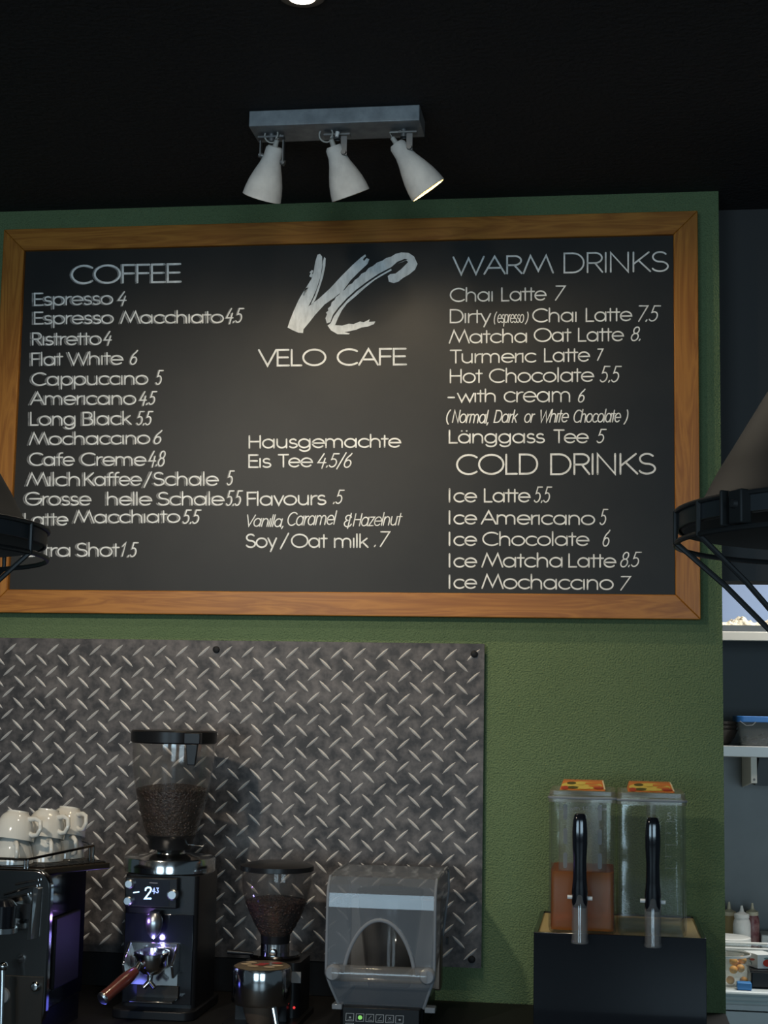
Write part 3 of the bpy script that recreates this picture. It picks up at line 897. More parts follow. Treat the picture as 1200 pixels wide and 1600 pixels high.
# ------------------------------------------------------------------ back counter
ZT = on_y(800, 1568, 0).z
ct = thing('back_counter', 'black back bar worktop along the green wall under the coffee grinders', 'counter', (-1.6, -.36, 0))
MB().box(-3.6, XW, -.74, -.001, ZT - .04, ZT).build('worktop', 'black_matte', ct, bevel=.003)
tag(MB().box(-3.6, on_y(660, 1505, 0).x, -.0165, -.001, ZT + .001, pz0 - .002).build('black_strip', 'black_matte', None), 'low black strip between the worktop and the diamond plate', 'black_strip')  # black strip added over the wall between worktop and plate
MB().box(-3.6, XW, -.70, -.002, .08, ZT - .04).build('cabinet', 'black_matte', ct)
MB().box(-3.6, XW, -.64, -.01, .0, .08).build('plinth', 'black_matte', ct)

# ------------------------------------------------------------------ big grinder


def side_beans(mb, x, y, pr, n):
    '''single beans showing along the hopper wall'''
    for i in range(n):
        t_ = (random.random() ** 1.15) * (len(pr) - 1.001)
        a, b = pr[int(t_)], pr[int(t_) + 1]
        f_ = t_ - int(t_)
        r, h = a[0] + (b[0] - a[0]) * f_ - .0022, a[1] + (b[1] - a[1]) * f_
        an = random.random() * 6.283
        mb.ball((x + r * cos(an), y + r * sin(an), h), .0040 + .0008 * random.random(), 8, .75)


YG = -.27
sg = (YG + 4) / FPX


def zg(py, Y=YG, px=268):
    return on_y(px, py, Y).z


axg = on_y(266, 1330, YG)
gx = axg.x
gr = thing('coffee_grinder', 'tall black electronic coffee grinder with lit digital display and clear hopper', 'coffee grinder', (gx, YG, ZT))
c0 = (gx, YG, 0)
H = lambda py: zg(py)
k = sg
MB().lathe([(0, H(1141)), (66 * k, H(1141)), (68 * k, H(1143)), (68 * k, H(1159)), (65 * k, H(1161)), (0, H(1161))], c0, n=64).build('hopper_lid', 'black_plastic', gr)
latch = MB()
lx = on_y(301, 1150, YG - .105).x
latch.prism([(-.015, .0), (.015, .0), (.010, -.050), (-.010, -.050)], lambda u, v, d: (lx + u, d, H(1160) + v), YG - .112, YG - .102)
latch.box(lx - .020, lx + .020, YG - .112, YG - .09, H(1160), H(1143))
latch.build('lid_latch', 'black_plastic', gr, bevel=.002)
pr = [(65.5, 1161), (65, 1180), (64, 1195), (62, 1212), (58.5, 1232), (55, 1250), (50, 1270), (45, 1288), (40, 1304)]
mb = MB().lathe([(r * k, H(y)) for r, y in pr] + [((r - 1.6) * k, H(y)) for r, y in pr[::-1]], c0, n=64)
mb.build('hopper', 'hopper_glass', gr, smooth=60)
bn = [(0, 1226), (20, 1226), (40, 1229), (57, 1234), (53.2, 1250), (48.4, 1270), (43.2, 1288), (38, 1304), (0, 1304)]
mb = MB().lathe([(r * k, H(y)) for r, y in bn], c0, n=64)
for i in range(230):
    an, rr_ = random.random() * 6.283, 55 * math.sqrt(random.random())
    hh = 1226 + 8 * (rr_ / 56) ** 2
    mb.ball((gx + rr_ * k * cos(an), YG + rr_ * k * sin(an), H(hh) + .0005), .0045, 8, .7)
side_beans(mb, gx, YG, [(56 * k, H(1234)), (53.2 * k, H(1250)), (48.4 * k, H(1270)), (43.2 * k, H(1288)), (38 * k, H(1303))], 520)
tag(mb.build('coffee_beans', 'beans', None, smooth=60), 'dark roasted coffee beans half filling the tall grinder hopper', 'coffee beans', kind='stuff')
MB().lathe([(0, H(1303)), (38 * k, H(1303)), (40 * k, H(1305)), (36 * k, H(1310)), (33.5 * k, H(1326)), (0, H(1327))], c0, n=48).build('hopper_collar', 'black_plastic', gr)
MB().tube([(gx + .05, YG - .02, H(1318)), (gx + .09, YG - .03, H(1318)), (gx + .096, YG - .03, H(1314))], .0022, 8).build('slide_pin', 'chrome', gr)
MB().lathe([(0, H(1326)), (22 * k, H(1327)), (24 * k, H(1333)), (40 * k, H(1336)), (71 * k, H(1338)), (72 * k, H(1340)), (72 * k, H(1359)), (70 * k, H(1361)), (0, H(1361))], c0, n=72).build('adjustment_collar', 'chrome', gr, smooth=40)
# body: rounded front column
YGf = -.365
bx0, bx1 = on_y(192, 1450, YGf).x, on_y(305, 1450, YGf).x
body = MB().prism(rrect(bx0, bx1 + .004, YGf, -.17, .014), lambda u, v, d: (u, v, d), ZT + .02, H(1361))
body.build('body', 'black_plastic', gr, smooth=40)
MB().prism(rrect(bx0 - .012, bx1 + .012, YGf - .045, -.14, .03), lambda u, v, d: (u, v, d), ZT, ZT + .022).build('base_plate', 'black_plastic', gr, bevel=.003)
fz = on_y(200, 1426, YGf - .004).z
MB().box(bx0 + .006, bx1 - .004, YGf - .004, YGf + .001, on_y(240, 1568, YGf - .004).z, fz).build('front_recess', 'black_gloss', gr, bevel=.001)
# display pod
YD = YGf - .022
d0, d1 = on_y(195, 1395, YD), on_y(277, 1395, YD)
dz1, dz0 = on_y(236, 1371, YD).z, on_y(236, 1419, YD).z
pod = MB().box(d0.x, d1.x, YD, YGf + .002, dz0, dz1).build('display_pod', 'black_plastic', gr, bevel=.003)
s0, s1 = on_y(207, 1395, YD).x, on_y(265, 1395, YD).x
scr = MB().box(s0, s1, YD - .0008, YD + .001, dz0 + .006, dz1 - .005).build('screen', 'screen_black', gr)
mb = MB()
dig = lambda a, b: on_y(a, b, YD - .0012)
two = A(232.3, 1391.2, 4.9, 4.6, -170, -8) and L(227.3, 1391, 228, 1388, 231, 1386.6, 234.8, 1387, 236.2, 1389.6, 234.8, 1393, 226.4, 1404, 235.6, 1404)
ribbon(mb, two, 1.25, dig)
ribbon(mb, L(208.8, 1394.8, 217, 1393.4), .9, dig)
mb.cur = 1
ribbon(mb, L(241, 1387.5, 238.6, 1393, 243, 1393), .7, dig)
ribbon(mb, L(241.6, 1389.5, 240.6, 1396.5), .7, dig)
ribbon(mb, L(244.6, 1387.6, 247.4, 1387.6, 246, 1390.8, 247.6, 1392.6, 246.4, 1395, 244, 1394.4), .7, dig)
mb.cur = 2
ribbon(mb, L(234, 1379.3, 246, 1380), .7, dig)
mb.build('display_digits', ['screen_digits', 'screen_small', 'grey_label'], scr, smooth=0)
for (a, b, r) in ((202.3, 1381, 7.2), (200.3, 1407.5, 7.2), (270, 1398, 8.2)):
    q = on_y(a, b, YD - .006)
    MB().lathe([(0, -.008), (r * .75 * k, -.008), (r * k, -.005), (r * k, .006), (0, .006)], q, (0, 1, 0), 24).build('button', 'brushed_steel', gr)
# chute
YC = YGf - .030
ch0, ch1 = on_y(242, 1427, YC), on_y(240, 1464, YC)
mb = MB().lathe([(.013 * .9, 0), (.0195, .012), (.020, .026), (.015, .044), (.006, .056), (.0035, .058)], ch0, (0, -.12, -1), 28)
mb.build('grounds_chute', 'brushed_steel', gr, smooth=60)
MB().prism([(-.012, 0), (.012, 0), (.010, -.02), (-.010, -.02)], lambda u, v, d: (ch0.x + u, d, ch0.z + v + .004), YC - .004, YGf).build('chute_mount', 'black_plastic', gr)
# fork / portafilter rest
YR = YGf - .010
r0, r1 = on_y(201, 1471, YR), on_y(280, 1471, YR)
rz0 = on_y(240, 1540, YR).z
rest = MB()
rest.box(r0.x, r1.x, YR, YGf - .003, rz0, r0.z)
for xx in (r0.x, r1.x - .006):
    rest.prism([(YR - .05, r0.z - .045), (YR, r0.z), (YR, r0.z - .07), (YR - .035, r0.z - .075)], lambda u, v, d: (d, u, v), xx, xx + .006)
rest.build('portafilter_rest', 'chrome', gr, bevel=.0015)
t0 = on_y(202, 1562, YGf - .055)
t1 = on_y(270, 1569, YGf - .055)
MB().box(t0.x, t1.x, YGf - .06, YGf - .005, t0.z - .006, t0.z).build('drip_tray', 'dark_chrome', gr, bevel=.002)
MB().box(t0.x + .004, t1.x, YGf - .012, YGf - .004, t0.z - .004, rz0).build('lower_front_plate', 'dark_brown_metal', gr, bevel=.001)
lamp('work_light', 'POINT', (ch0.x + .002, YC - .012, ch1.z - .010), .22, (.32, .28, 1.0), gr, .006)
lamp('work_light', 'POINT', (ch0.x - .035, YC - .03, ch0.z - .01), .09, (.45, .25, 1.0), gr, .006)

# portafilter resting in the fork
pc = on_y(237, 1492, YR - .042)
pf = thing('portafilter', 'chrome portafilter with reddish wood handle resting in the tall grinder', 'portafilter', (pc.x, pc.y, pc.z - .05))
rk = 27 * (YR - .042 + 4) / FPX
MB().lathe([(0, -.046), (.012, -.045), (.024, -.040), (.034, -.028), (rk * .93, -.022), (rk * .95, 0), (rk * 1.04, .001), (rk * 1.04, .007), (rk * .93, .008), (rk * .90, .003), (rk * .85, -.018), (0, -.020)], pc, (0, -.06, 1), 48).build('basket', 'chrome', pf, smooth=40)
MB().lathe([(0, -.019), (rk * .6, -.013), (rk * .86, -.016)], pc, (0, -.06, 1), 32).build('ground_coffee', 'beans', pf)
h0, h1, h2 = pc + Vector((-.018, -.028, -.014)), on_y(212, 1517, YR - .085), on_y(162, 1559, YR - .165)
MB().tube([h0, h1], [.0065, .0085], 16).build('handle_neck', 'chrome', pf)
nh = 8
pts = [h1.lerp(h2, i / nh) for i in range(nh + 1)]
MB().tube(pts, [.0105, .0135, .0150, .0155, .0150, .0142, .0140, .0145, .0150], 24).build('handle', 'handle_wood', pf, smooth=50)
dv = (h2 - h1).normalized()
MB().lathe([(.0150, 0), (.0152, .004), (.012, .0075), (0, .0085)], h2, dv, 24).build('end_cap', 'brushed_steel', pf)
MB().tube([pc + Vector((0, -.004, -.042)), pc + Vector((.0, -.01, -.060)), pc + Vector((-.012, -.016, -.072))], [.008, .007, .006], 14).build('spout', 'chrome', pf)
MB().tube([pc + Vector((0, -.01, -.058)), pc + Vector((.014, -.014, -.072))], [.0065, .006], 14).build('spout', 'chrome', pf)

# ------------------------------------------------------------------ small dosing grinder
YS2 = -.30
ks = (YS2 + 4) / FPX
sx = on_y(431.5, 1420, YS2).x
sm = thing('coffee_grinder', 'smaller coffee grinder with dark domed lid and chrome dosing chamber', 'coffee grinder', (sx, YS2, ZT))
c1 = (sx, YS2, 0)
J = lambda py, Y=YS2, px=431: on_y(px, py, Y).z
MB().lathe([(0, J(1345)), (30 * ks, J(1345.5)), (50 * ks, J(1349)), (57 * ks, J(1352)), (57.5 * ks, J(1359)), (54 * ks, J(1360)), (0, J(1360))], c1, n=64).build('hopper_lid', 'black_plastic', sm, smooth=40)
pr = [(55, 1360), (55, 1375), (53.5, 1390), (49, 1407), (42, 1425), (33, 1445), (24, 1459), (22, 1463)]
MB().lathe([(r * ks, J(y)) for r, y in pr] + [((r - 1.5) * ks, J(y)) for r, y in pr[::-1]], c1, n=64).build('hopper', 'smoky_hopper', sm, smooth=60)
bn = [(0, 1401), (25, 1402), (47.5, 1408), (40.4, 1425), (31, 1445), (22, 1459), (20, 1463), (0, 1463)]
mb = MB().lathe([(r * ks, J(y)) for r, y in bn], c1, n=64)
for i in range(170):
    an, rr_ = random.random() * 6.283, 45 * math.sqrt(random.random())
    mb.ball((sx + rr_ * ks * cos(an), YS2 + rr_ * ks * sin(an), J(1401 + 7 * (rr_ / 47) ** 2)), .0045, 8, .7)
side_beans(mb, sx, YS2, [(47 * ks, J(1408)), (40.4 * ks, J(1425)), (31 * ks, J(1445)), (22 * ks, J(1459))], 330)
tag(mb.build('coffee_beans', 'red_beans', None, smooth=60), 'reddish brown coffee beans in the smaller grinder hopper', 'coffee beans', kind='stuff')
MB().lathe([(0, J(1461)), (23 * ks, J(1461)), (22 * ks, J(1473)), (0, J(1474))], c1, n=40).build('hopper_collar', 'black_plastic', sm)
MB().lathe([(0, J(1473)), (22.5 * ks, J(1473)), (22.5 * ks, J(1493)), (0, J(1494))], c1, n=40).build('neck', 'chrome', sm)
q = on_y(427, 1489, YS2 - .036)
MB().lathe([(0, -.012), (.008, -.011), (.010, -.003), (.010, .006), (0, .006)], q, (0, 1, 0), 24).build('lock_knob', 'dark_chrome', sm)
MB().lathe([(0, J(1489)), (38 * ks, J(1489)), (40 * ks, J(1492)), (38 * ks, J(1496)), (0, J(1496))], c1, n=48).build('grind_ring', 'dark_chrome', sm)
lv0, lv1 = on_y(395, 1490, YS2 - .03), on_y(356, 1487, YS2 - .03)
MB().tube([lv0, lv1], [.004, .006], 12).build('ring_lever', 'black_plastic', sm)
bx0, bx1 = on_y(392, 1520, YS2).x, on_y(474, 1520, YS2 - .02).x
MB().prism(rrect(bx0, bx1, YS2 - .07, YS2 + .08, .02), lambda u, v, d: (u, v, d), ZT + .01, J(1496)).build('body', 'black_plastic', sm, smooth=40)
MB().prism(rrect(bx0 - .03, bx1 + .01, YS2 - .17, YS2 + .09, .02), lambda u, v, d: (u, v, d), ZT, ZT + .012).build('base_plate', 'black_plastic', sm)
q0, q1 = on_y(455, 1518, YS2 - .071), on_y(470, 1536, YS2 - .071)
MB().box(q0.x, q1.x, YS2 - .0725, YS2 - .070, q1.z, q0.z).build('rating_label', 'grey_label', sm)
q = on_y(459.5, 1574.5, YS2 - .071)
MB().lathe([(0, -.003), (.0028, -.002), (.003, .001)], q, (0, 1, 0), 14).build('indicator_light', 'led_red', sm)
YDo = -.43
kd = (YDo + 4) / FPX
dx = on_y(409, 1540, YDo).x
Z = lambda py: on_y(409, py, YDo).z
cd = (dx, YDo, 0)
ds = MB().lathe([(0, Z(1508)), (40 * kd, Z(1508)), (45 * kd, Z(1510)), (46.5 * kd, Z(1515)), (46.5 * kd, Z(1562)), (43 * kd, Z(1567)), (0, Z(1567))], cd, n=64).build('dosing_chamber', 'chrome', sm, smooth=40)
MB().lathe([(0, Z(1506.5)), (40 * kd, Z(1507)), (43.5 * kd, Z(1509)), (0, Z(1510))], cd, n=48).build('dosing_lid', 'bean_label', ds, smooth=40)
ov = MB()
for i, (ox, oy) in enumerate(((-24, 6), (2, -4), (26, 8), (-10, 22), (16, 24), (-2, 8), (20, -14), (-20, -12))):
    ov.cur = 1 if i in (1, 5, 6) else 0
    ov.add([(dx + (ox + 9 * cos(2 * pi * j / 16)) * kd, YDo - (oy + 6 * sin(2 * pi * j / 16)) * kd, Z(1506.5) + .0006) for j in range(16)], [tuple(range(16))])
ov.build('lid_ovals', ['oval_cream', 'oval_red'], ds, smooth=0)
MB().lathe([(30 * kd, Z(1566)), (27 * kd, Z(1580)), (20 * kd, Z(1602)), (17 * kd, Z(1612)), (0, Z(1612))], cd, n=40).build('dosing_funnel', 'brown_chrome', sm)
MB().tube([(dx + .038, YDo - .045, Z(1568)), (dx + .048, YDo - .05, Z(1596)), (dx + .050, YDo - .05, Z(1610))], [.009, .008, .010], 14).build('dosing_lever', 'chrome', sm)
MB().box(dx - 44 * kd, bx1 - .02, YDo + .02, YS2 - .06, Z(1616), Z(1568)).build('mount', 'black_plastic', sm)

# ------------------------------------------------------------------ blender under a clear sound hood
YH = -.42
hx0, hx1 = on_y(511, 1450, YH).x, on_y(679.5, 1450, YH).x
HZ = lambda py, Y=YH: on_y(600, py, Y).z
Dh = .31
bl = thing('blender', 'commercial blender inside a smoky clear sound hood with arched front opening', 'blender', ((hx0 + hx1) / 2, YH + .15, ZT))
zt = HZ(1349, YH + Dh)
zb = HZ(1577)
# side profile (y, z) from the lower front, up the front and over the rounded top to the back
prof = [(YH + .030, zb), (YH + .006, HZ(1545)), (YH, HZ(1525)), (YH, HZ(1420)), (YH + .002, HZ(1398)), (YH + .010, HZ(1385)), (YH + .030, HZ(1374)), (YH + .06, zt - .004), (YH + .11, zt), (YH + .26, zt), (YH + .295, zt - .012), (YH + Dh, zt - .05), (YH + Dh, zb)]
tap = lambda z: max(0, (HZ(1525) - z)) * .36                 # sides draw in below the bar
xa = lambda z: hx0 + tap(z)
xb = lambda z: hx1 - tap(z)
acx, arw, atop, abot = on_y(593.5, 1470, YH).x, 53.5 * (YH + 4) / FPX, HZ(1438), HZ(1512)


def arch_z(x):
    t = abs(x - acx) / arw
    return abot - 1 if t >= 1 else abot + (atop - abot) * (1 - t ** 2.1) ** 0.75


shell = MB()
NX = 48
for (ya, za), (yb_, zb_) in zip(prof[:-1], prof[1:]):
    front = abs(ya - YH) < 1e-6 and abs(yb_ - YH) < 1e-6
    for i in range(NX):
        u0, u1 = i / NX, (i + 1) / NX
        A_ = [xa(za) + (xb(za) - xa(za)) * u for u in (u0, u1)]
        B_ = [xa(zb_) + (xb(zb_) - xa(zb_)) * u for u in (u0, u1)]
        if front:
            lo = [max(za, arch_z(x)) if abs(x - acx) < arw else za for x in A_]
            if min(lo) > za or max(lo) > za:
                shell.add([(A_[0], ya, lo[0]), (A_[1], ya, lo[1]), (B_[1], yb_, zb_), (B_[0], yb_, zb_)], [(0, 1, 2, 3)])
                continue
        shell.add([(A_[0], ya, za), (A_[1], ya, za), (B_[1], yb_, zb_), (B_[0], yb_, zb_)], [(0, 1, 2, 3)])
hood = shell.build('sound_hood', 'smoky_hood', bl, smooth=60)
for xf in (xa, xb):
    MB().add([(xf(z), y, z) for y, z in prof], [tuple(range(len(prof)))]).build('hood_side', 'smoky_hood', hood, smooth=0)
MB().tube([(xa(z), y, z) for y, z in prof], .0035, 8).build('hood_rim', 'hood_edge', hood)
MB().tube([(xb(z), y, z) for y, z in prof], .0035, 8).build('hood_rim', 'hood_edge', hood)
ap = [(acx + arw * t, YH - .003, arch_z(acx + arw * .999 * t)) for t in [-0.999] + [(-1 + 2 * i / 30) for i in range(1, 30)] + [.999]]
MB().tube(ap, .0045, 10).build('arch_rim', 'hood_edge', bl)
e0, e1 = on_y(520.5, 1519.5, YH - .012), on_y(668, 1525.5, YH - .012)
MB().tube([e0, e1], .0185, 20).build('grab_bar', 'spout_clear', bl, smooth=60)
for e in (e0, e1):
    MB().lathe([(0, -.013), (.014, -.013), (.018, -.008), (.018, .010), (0, .010)], e, (0, 1, 0), 28).build('bar_boss', 'hood_edge', bl, smooth=40)
# the jar and the machine base inside
cj = ((hx0 + hx1) / 2, YH + .16, 0)
MB().lathe([(0, HZ(1560)), (.050, HZ(1560)), (.058, HZ(1530)), (.075, HZ(1440)), (.078, HZ(1412)), (.075, HZ(1412)), (.072, HZ(1440)), (.055, HZ(1530)), (0, HZ(1555))], cj, n=48).build('blender_jar', 'smoky_hopper', bl, smooth=50)
MB().lathe([(.08, HZ(1412)), (.08, HZ(1403)), (.03, HZ(1401)), (.028, HZ(1395)), (0, HZ(1395))], cj, n=40).build('jar_lid', 'black_matte', bl)
MB().box(hx0 + .012, hx1 - .012, YH + .26, YH + Dh - .004, zb, HZ(1425)).build('back_panel', 'brown_chrome', bl, bevel=.004)
kz = on_y(600, 1576, YH + .012)
YK2 = YH + .002
kx0, kx1 = on_y(535, 1580, YK2).x, on_y(655.5, 1580, YK2).x
MB().box(hx0 + .028, hx1 - .028, YH + .04, YH + .29, ZT, zb + .004).build('motor_base', 'black_plastic', bl, bevel=.006)
kp = MB()
kp.box(kx0, kx1, YK2, YH + .06, ZT + .01, on_y(600, 1575.5, YK2).z)
kp = kp.build('control_panel', 'black_plastic', bl, bevel=.002)
for i in range(6):
    bxp, byp = 547.2 + 15.45 * i, 1589.2 + .75 * i
    if i == 0:
        bxp -= .3
    fn = lambda a, b: on_y(a, b, YK2 - .0008)
    mb = MB()
    r_ = 6.0
    ribbon(mb, L(bxp - r_, byp - r_, bxp + r_, byp - r_ + .4, bxp + r_ - .6, byp + r_, bxp - r_ - .6, byp + r_ - .4, bxp - r_, byp - r_), .45, fn)
    if i == 1:
        mb.cur = 1
        mb.add([fn(bxp + 3.4 * cos(2 * pi * j / 16), byp + 3.4 * sin(2 * pi * j / 16)) for j in range(16)], [tuple(range(16))])
    elif i in (0, 5):
        mb.add([fn(bxp + 2 * cos(2 * pi * j / 12), byp + .5 + 1.5 * sin(2 * pi * j / 12)) for j in range(12)], [tuple(range(12))])
        if i == 0:
            ribbon(mb, L(bxp - 3.5, byp + 3.6, bxp + 3.5, byp + 3.6), .35, fn)
    else:
        ribbon(mb, L(bxp - 2, byp + 1, bxp + 2, byp - 3), .4, fn)
        if i == 4:
            ribbon(mb, L(bxp + 2, byp + 1, bxp - 2, byp - 3), .4, fn)
        ribbon(mb, L(bxp - 3.5, byp + 3.2, bxp + 3.5, byp + 3.6), .35, fn)
    mb.build('key_button', ['icon_grey', 'led_green'], kp, smooth=0)
    if i == 0:
        mb = MB()
        ribbon(mb, L(bxp - r_ - 1, byp + 20, bxp - r_ - .5, byp + 9.5, bxp + r_ - .5, byp + 9.8, bxp + r_ - 1, byp + 20), .45, fn)
        mb.build('key_button', ['icon_grey'], kp, smooth=0)
for e in (on_y(527, 1571, YH + .02), on_y(672, 1577, YH + .02)):
    MB().box(e.x - .012, e.x + .012, e.y - .006, e.y + .03, e.z - .008, e.z + .004).build('hinge_lug', 'hood_edge', bl, bevel=.002)
q = on_y(702, 1470, YH + .25)
MB().box(hx1 + .001, hx1 + .007, YH + .24, YH + .26, q.z - .008, q.z + .008).build('hood_catch', 'black_plastic', bl)

# ------------------------------------------------------------------ black display box and the two drink jugs
YX = -.40
x0b, x1b = on_y(834, 1455, YX).x, on_y(1103.5, 1466, YX).x
zbx = on_y(960, 1461, YX).z
bxg = thing('display_stand', 'glossy black box stand with pale wooden top under the drink jugs', 'stand', ((x0b + x1b) / 2, YX + .19, ZT))
mb = MB().box(x0b, x1b, YX, YX + .008, ZT, zbx)
mb.build('front_panel', 'black_gloss', bxg, bevel=.001)
MB().box(x0b, x0b + .010, YX + .008, -.025, ZT, zbx).build('side_panel', 'black_gloss', bxg, bevel=.001)
MB().box(x1b - .010, x1b, YX + .008, -.025, ZT, zbx).build('side_panel', 'black_gloss', bxg, bevel=.001)
MB().box(x0b + .010, x1b - .010, -.033, -.025, ZT, zbx).build('back_panel', 'black_gloss', bxg)
ztp = zbx - .004
MB().box(x0b + .010, x1b - .010, YX + .008, -.033, ztp - .012, ztp).build('top_board', 'beige_board', bxg)


def jug(pxl, pxr, pyb, pyl, pyt, tapx, tap0, tap1, sp1, name, label, tube_inside, sticker):
    Yj = YX + .012
    s = (Yj + 4) / FPX
    W = (pxr - pxl) * s
    a = on_y((pxl + pxr) / 2, pyb, Yj)
    cx, zb_ = a.x, ztp + .0005
    zt_ = on_y((pxl + pxr) / 2, pyl, Yj).z
    dp = W * 1.45
    t = thing(name, label, 'drink dispenser', (cx, Yj + dp / 2, zb_), 'drink jugs on the black stand')

    def ring(hw, y0, y1, r, z):
        return [(cx + u, v, z) for u, v in rrect(-hw, hw, y0, y1, r * .6, 5)]
    secs = [(.93, .012, .0), (.985, .002, .006), (1.0, 0, .016), (.995, -.001, .5 * (zt_ - zb_)), (1.0, -.003, zt_ - zb_)]
    mb = MB()
    rows = [ring(W / 2 * k_, Yj + o, Yj + dp - o, .020, zb_ + h) for k_, o, h in secs]
    n = len(rows[0])
    vs = sum(rows, [])
    fs = [(i * n + j, i * n + (j + 1) % n, (i + 1) * n + (j + 1) % n, (i + 1) * n + j) for i in range(len(rows) - 1) for j in range(n)] + [tuple(range(n))[::-1]]
    mb.add(vs, fs)
    jar = mb.build('jar', 'jug_clear', t, smooth=50)
    # inner wall: gives the plastic its thickness
    rows = [ring(W / 2 * k_ - .004, Yj + o + .004, Yj + dp - o - .004, .017, zb_ + h + (.005 if h < .01 else 0)) for k_, o, h in secs]
    MB().add(sum(rows, []), fs).build('jar_inner_wall', 'jug_clear', jar, smooth=50)
    MB().tube(ring(W / 2 * 1.01, Yj - .004, Yj + dp + .004, .020, zt_), .003, 8, True).build('jar_rim', 'hood_edge', jar)
    # lid: flange, upper step, raised pad with fruit sticker
    z1_, z2_ = zt_ + .002, on_y((pxl + pxr) / 2, pyt, Yj).z
    mb = MB()
    mb.prism([(q[0], q[1]) for q in ring(W / 2 * 1.02, Yj - .005, Yj + dp + .005, .02, 0)], lambda u, v, d: (u, v, d), z1_ - .012, z1_ + .003)
    mb.prism([(q[0], q[1]) for q in ring(W / 2 * .98, Yj, Yj + dp, .018, 0)], lambda u, v, d: (u, v, d), z1_ + .003, z2_)
    lid = mb.build('lid', 'frosted', t, smooth=40, bevel=.001)
    # pad with a sloped front
    pw0, pw1, ph = W * .345, W * .31, .017
    y0, y1, y2 = Yj + dp * .14, Yj + dp * .55, Yj + dp * .9
    vs = [(cx - pw0, y0, z2_), (cx + pw0, y0, z2_), (cx + pw1, y1, z2_ + ph), (cx - pw1, y1, z2_ + ph), (cx + pw1, y2, z2_ + ph), (cx - pw1, y2, z2_ + ph), (cx + pw0, y2, z2_), (cx - pw0, y2, z2_)]
    pad = MB().add(vs, [(0, 1, 2, 3), (3, 2, 4, 5), (5, 4, 6, 7), (0, 3, 5, 7), (1, 6, 4, 2), (0, 7, 6, 1)]).build('sticker_pad', 'sticker_orange', lid, smooth=0)
    fr = MB()
    ps = lambda u, v: Vector((cx, 0, 0)) + Vector(((pw0 + (pw1 - pw0) * v) * u, y0 + (y1 - y0) * v, z2_ + ph * v)) + Vector((0, -.0006, .0008))
    for (u, v, ru, rv, c_) in ((-.05, .5, .95, .42, 0), (-.55, .72, .22, .16, 1), (-.45, .25, .30, .14, 1), (-.8, .2, .16, .2, 2), (.35, .7, .40, .12, 3), (.55, .45, .3, .10, 3), (.7, .25, .24, .12, 2), (.05, .2, .28, .12, 0), (-.1, .7, .22, .2, 0)):
        fr.cur = c_
        fr.add([ps(max(-1, min(1, u + ru * cos(2 * pi * j / 18))), max(.02, min(.98, v + rv * sin(2 * pi * j / 18)))) + Vector((0, -.0001, .0001)) * len(fr.f) for j in range(18)], [tuple(range(18))])
    fr.cur = 4
    for uu in (.93,):
        fr.add([ps(uu, .02) + Vector((0, -.002, .002)), ps(uu + .07, .02) + Vector((0, -.002, .002)), ps(uu + .07, .98) + Vector((0, -.002, .002)), ps(uu, .98) + Vector((0, -.002, .002))], [(0, 1, 2, 3)])
    fr.build('fruit_picture', ['fruit_yellow', 'fruit_dark', 'fruit_red', 'fruit_red' if False else 'sticker_orange', 'sticker_cream'], pad, smooth=0)
    # tap: valve body, spout, lever
    sx_ = on_y(tapx, tap1, Yj - .03).x
    zt0, zt1, zs = on_y(tapx, tap0, Yj - .03).z, on_y(tapx, tap1, Yj - .03).z, on_y(tapx, sp1, Yj - .03).z
    hgt = zt0 - zt1
    MB().tube([(sx_, Yj - .045, zt1 + .012), (sx_, Yj + .006, zt1 + .012)], .012, 20).build('tap_body', 'spout_clear', t)
    MB().lathe([(.0195, 0), (.0200, .004), (.0182, .010), (.0182, zt1 + .03 - zs), (.0145, zt1 + .03 - zs), (.0145, .004), (.0165, 0)], (sx_, Yj - .036, zs), (0, 0, 1), 28).build('spout', 'spout_clear', t, smooth=50)
    MB().tube([(sx_ - .028, Yj - .036, zt1 + .022), (sx_ + .028, Yj - .036, zt1 + .020)], .0045, 12).build('pivot_pin', 'white_plastic', t)
    lev = MB()
    LW = 1.45
    prof_ = [(0, .0105, .010), (.06, .0125, .012), (.12, .0118, .012), (.16, .0128, .013), (.30, .0108, .012), (.50, .0102, .0115), (.68, .0118, .0125), (.80, .0118, .0115), (.93, .0106, .009), (.985, .0085, .006), (1.0, .006, .003)]
    rows = []
    for (h, w_, d_) in prof_:
        yo = Yj - .040 - .012 * h
        rows.append([(sx_ + LW * w_ * (abs(cos(an)) ** .7) * (1 if cos(an) >= 0 else -1), yo + d_ * (abs(sin(an)) ** .7) * (1 if sin(an) >= 0 else -1), zt1 + hgt * h) for an in [2 * pi * j / 20 for j in range(20)]])
    n = 20
    lev.add(sum(rows, []), [(i * n + j, i * n + (j + 1) % n, (i + 1) * n + (j + 1) % n, (i + 1) * n + j) for i in range(len(rows) - 1) for j in range(n)] + [tuple(range(n))[::-1], tuple((len(rows) - 1) * n + j for j in range(n))])
    lev.build('tap_lever', 'black_gloss', t, smooth=50)
    if tube_inside:
        mb = MB()
        hw = W * .36
        zz0, zz1 = zb_ + .07, zt_ - .006
        mb.prism(rrect(cx - hw, cx + hw, Yj + .03, Yj + dp - .03, .02), lambda u, v, d: (u, v, d), zz0, zz1)
        ins = mb.build('infuser_sleeve', 'frosted', t, smooth=40)
        sl = MB()
        for col in (-.72, .72):
            for r_ in range(4):
                zc = zz1 - .028 - r_ * .055
                sl.prism(rrect(cx + hw * col - .0045, cx + hw * col + .0045, zc - .018, zc + .018, .0044, 4), lambda u, v, d: (u, d, v), Yj + .0292, Yj + .0300)
        sl.build('sleeve_slots', 'grey_label', ins, smooth=0)
    else:
        sc = MB()
        fy = Yj - .0035
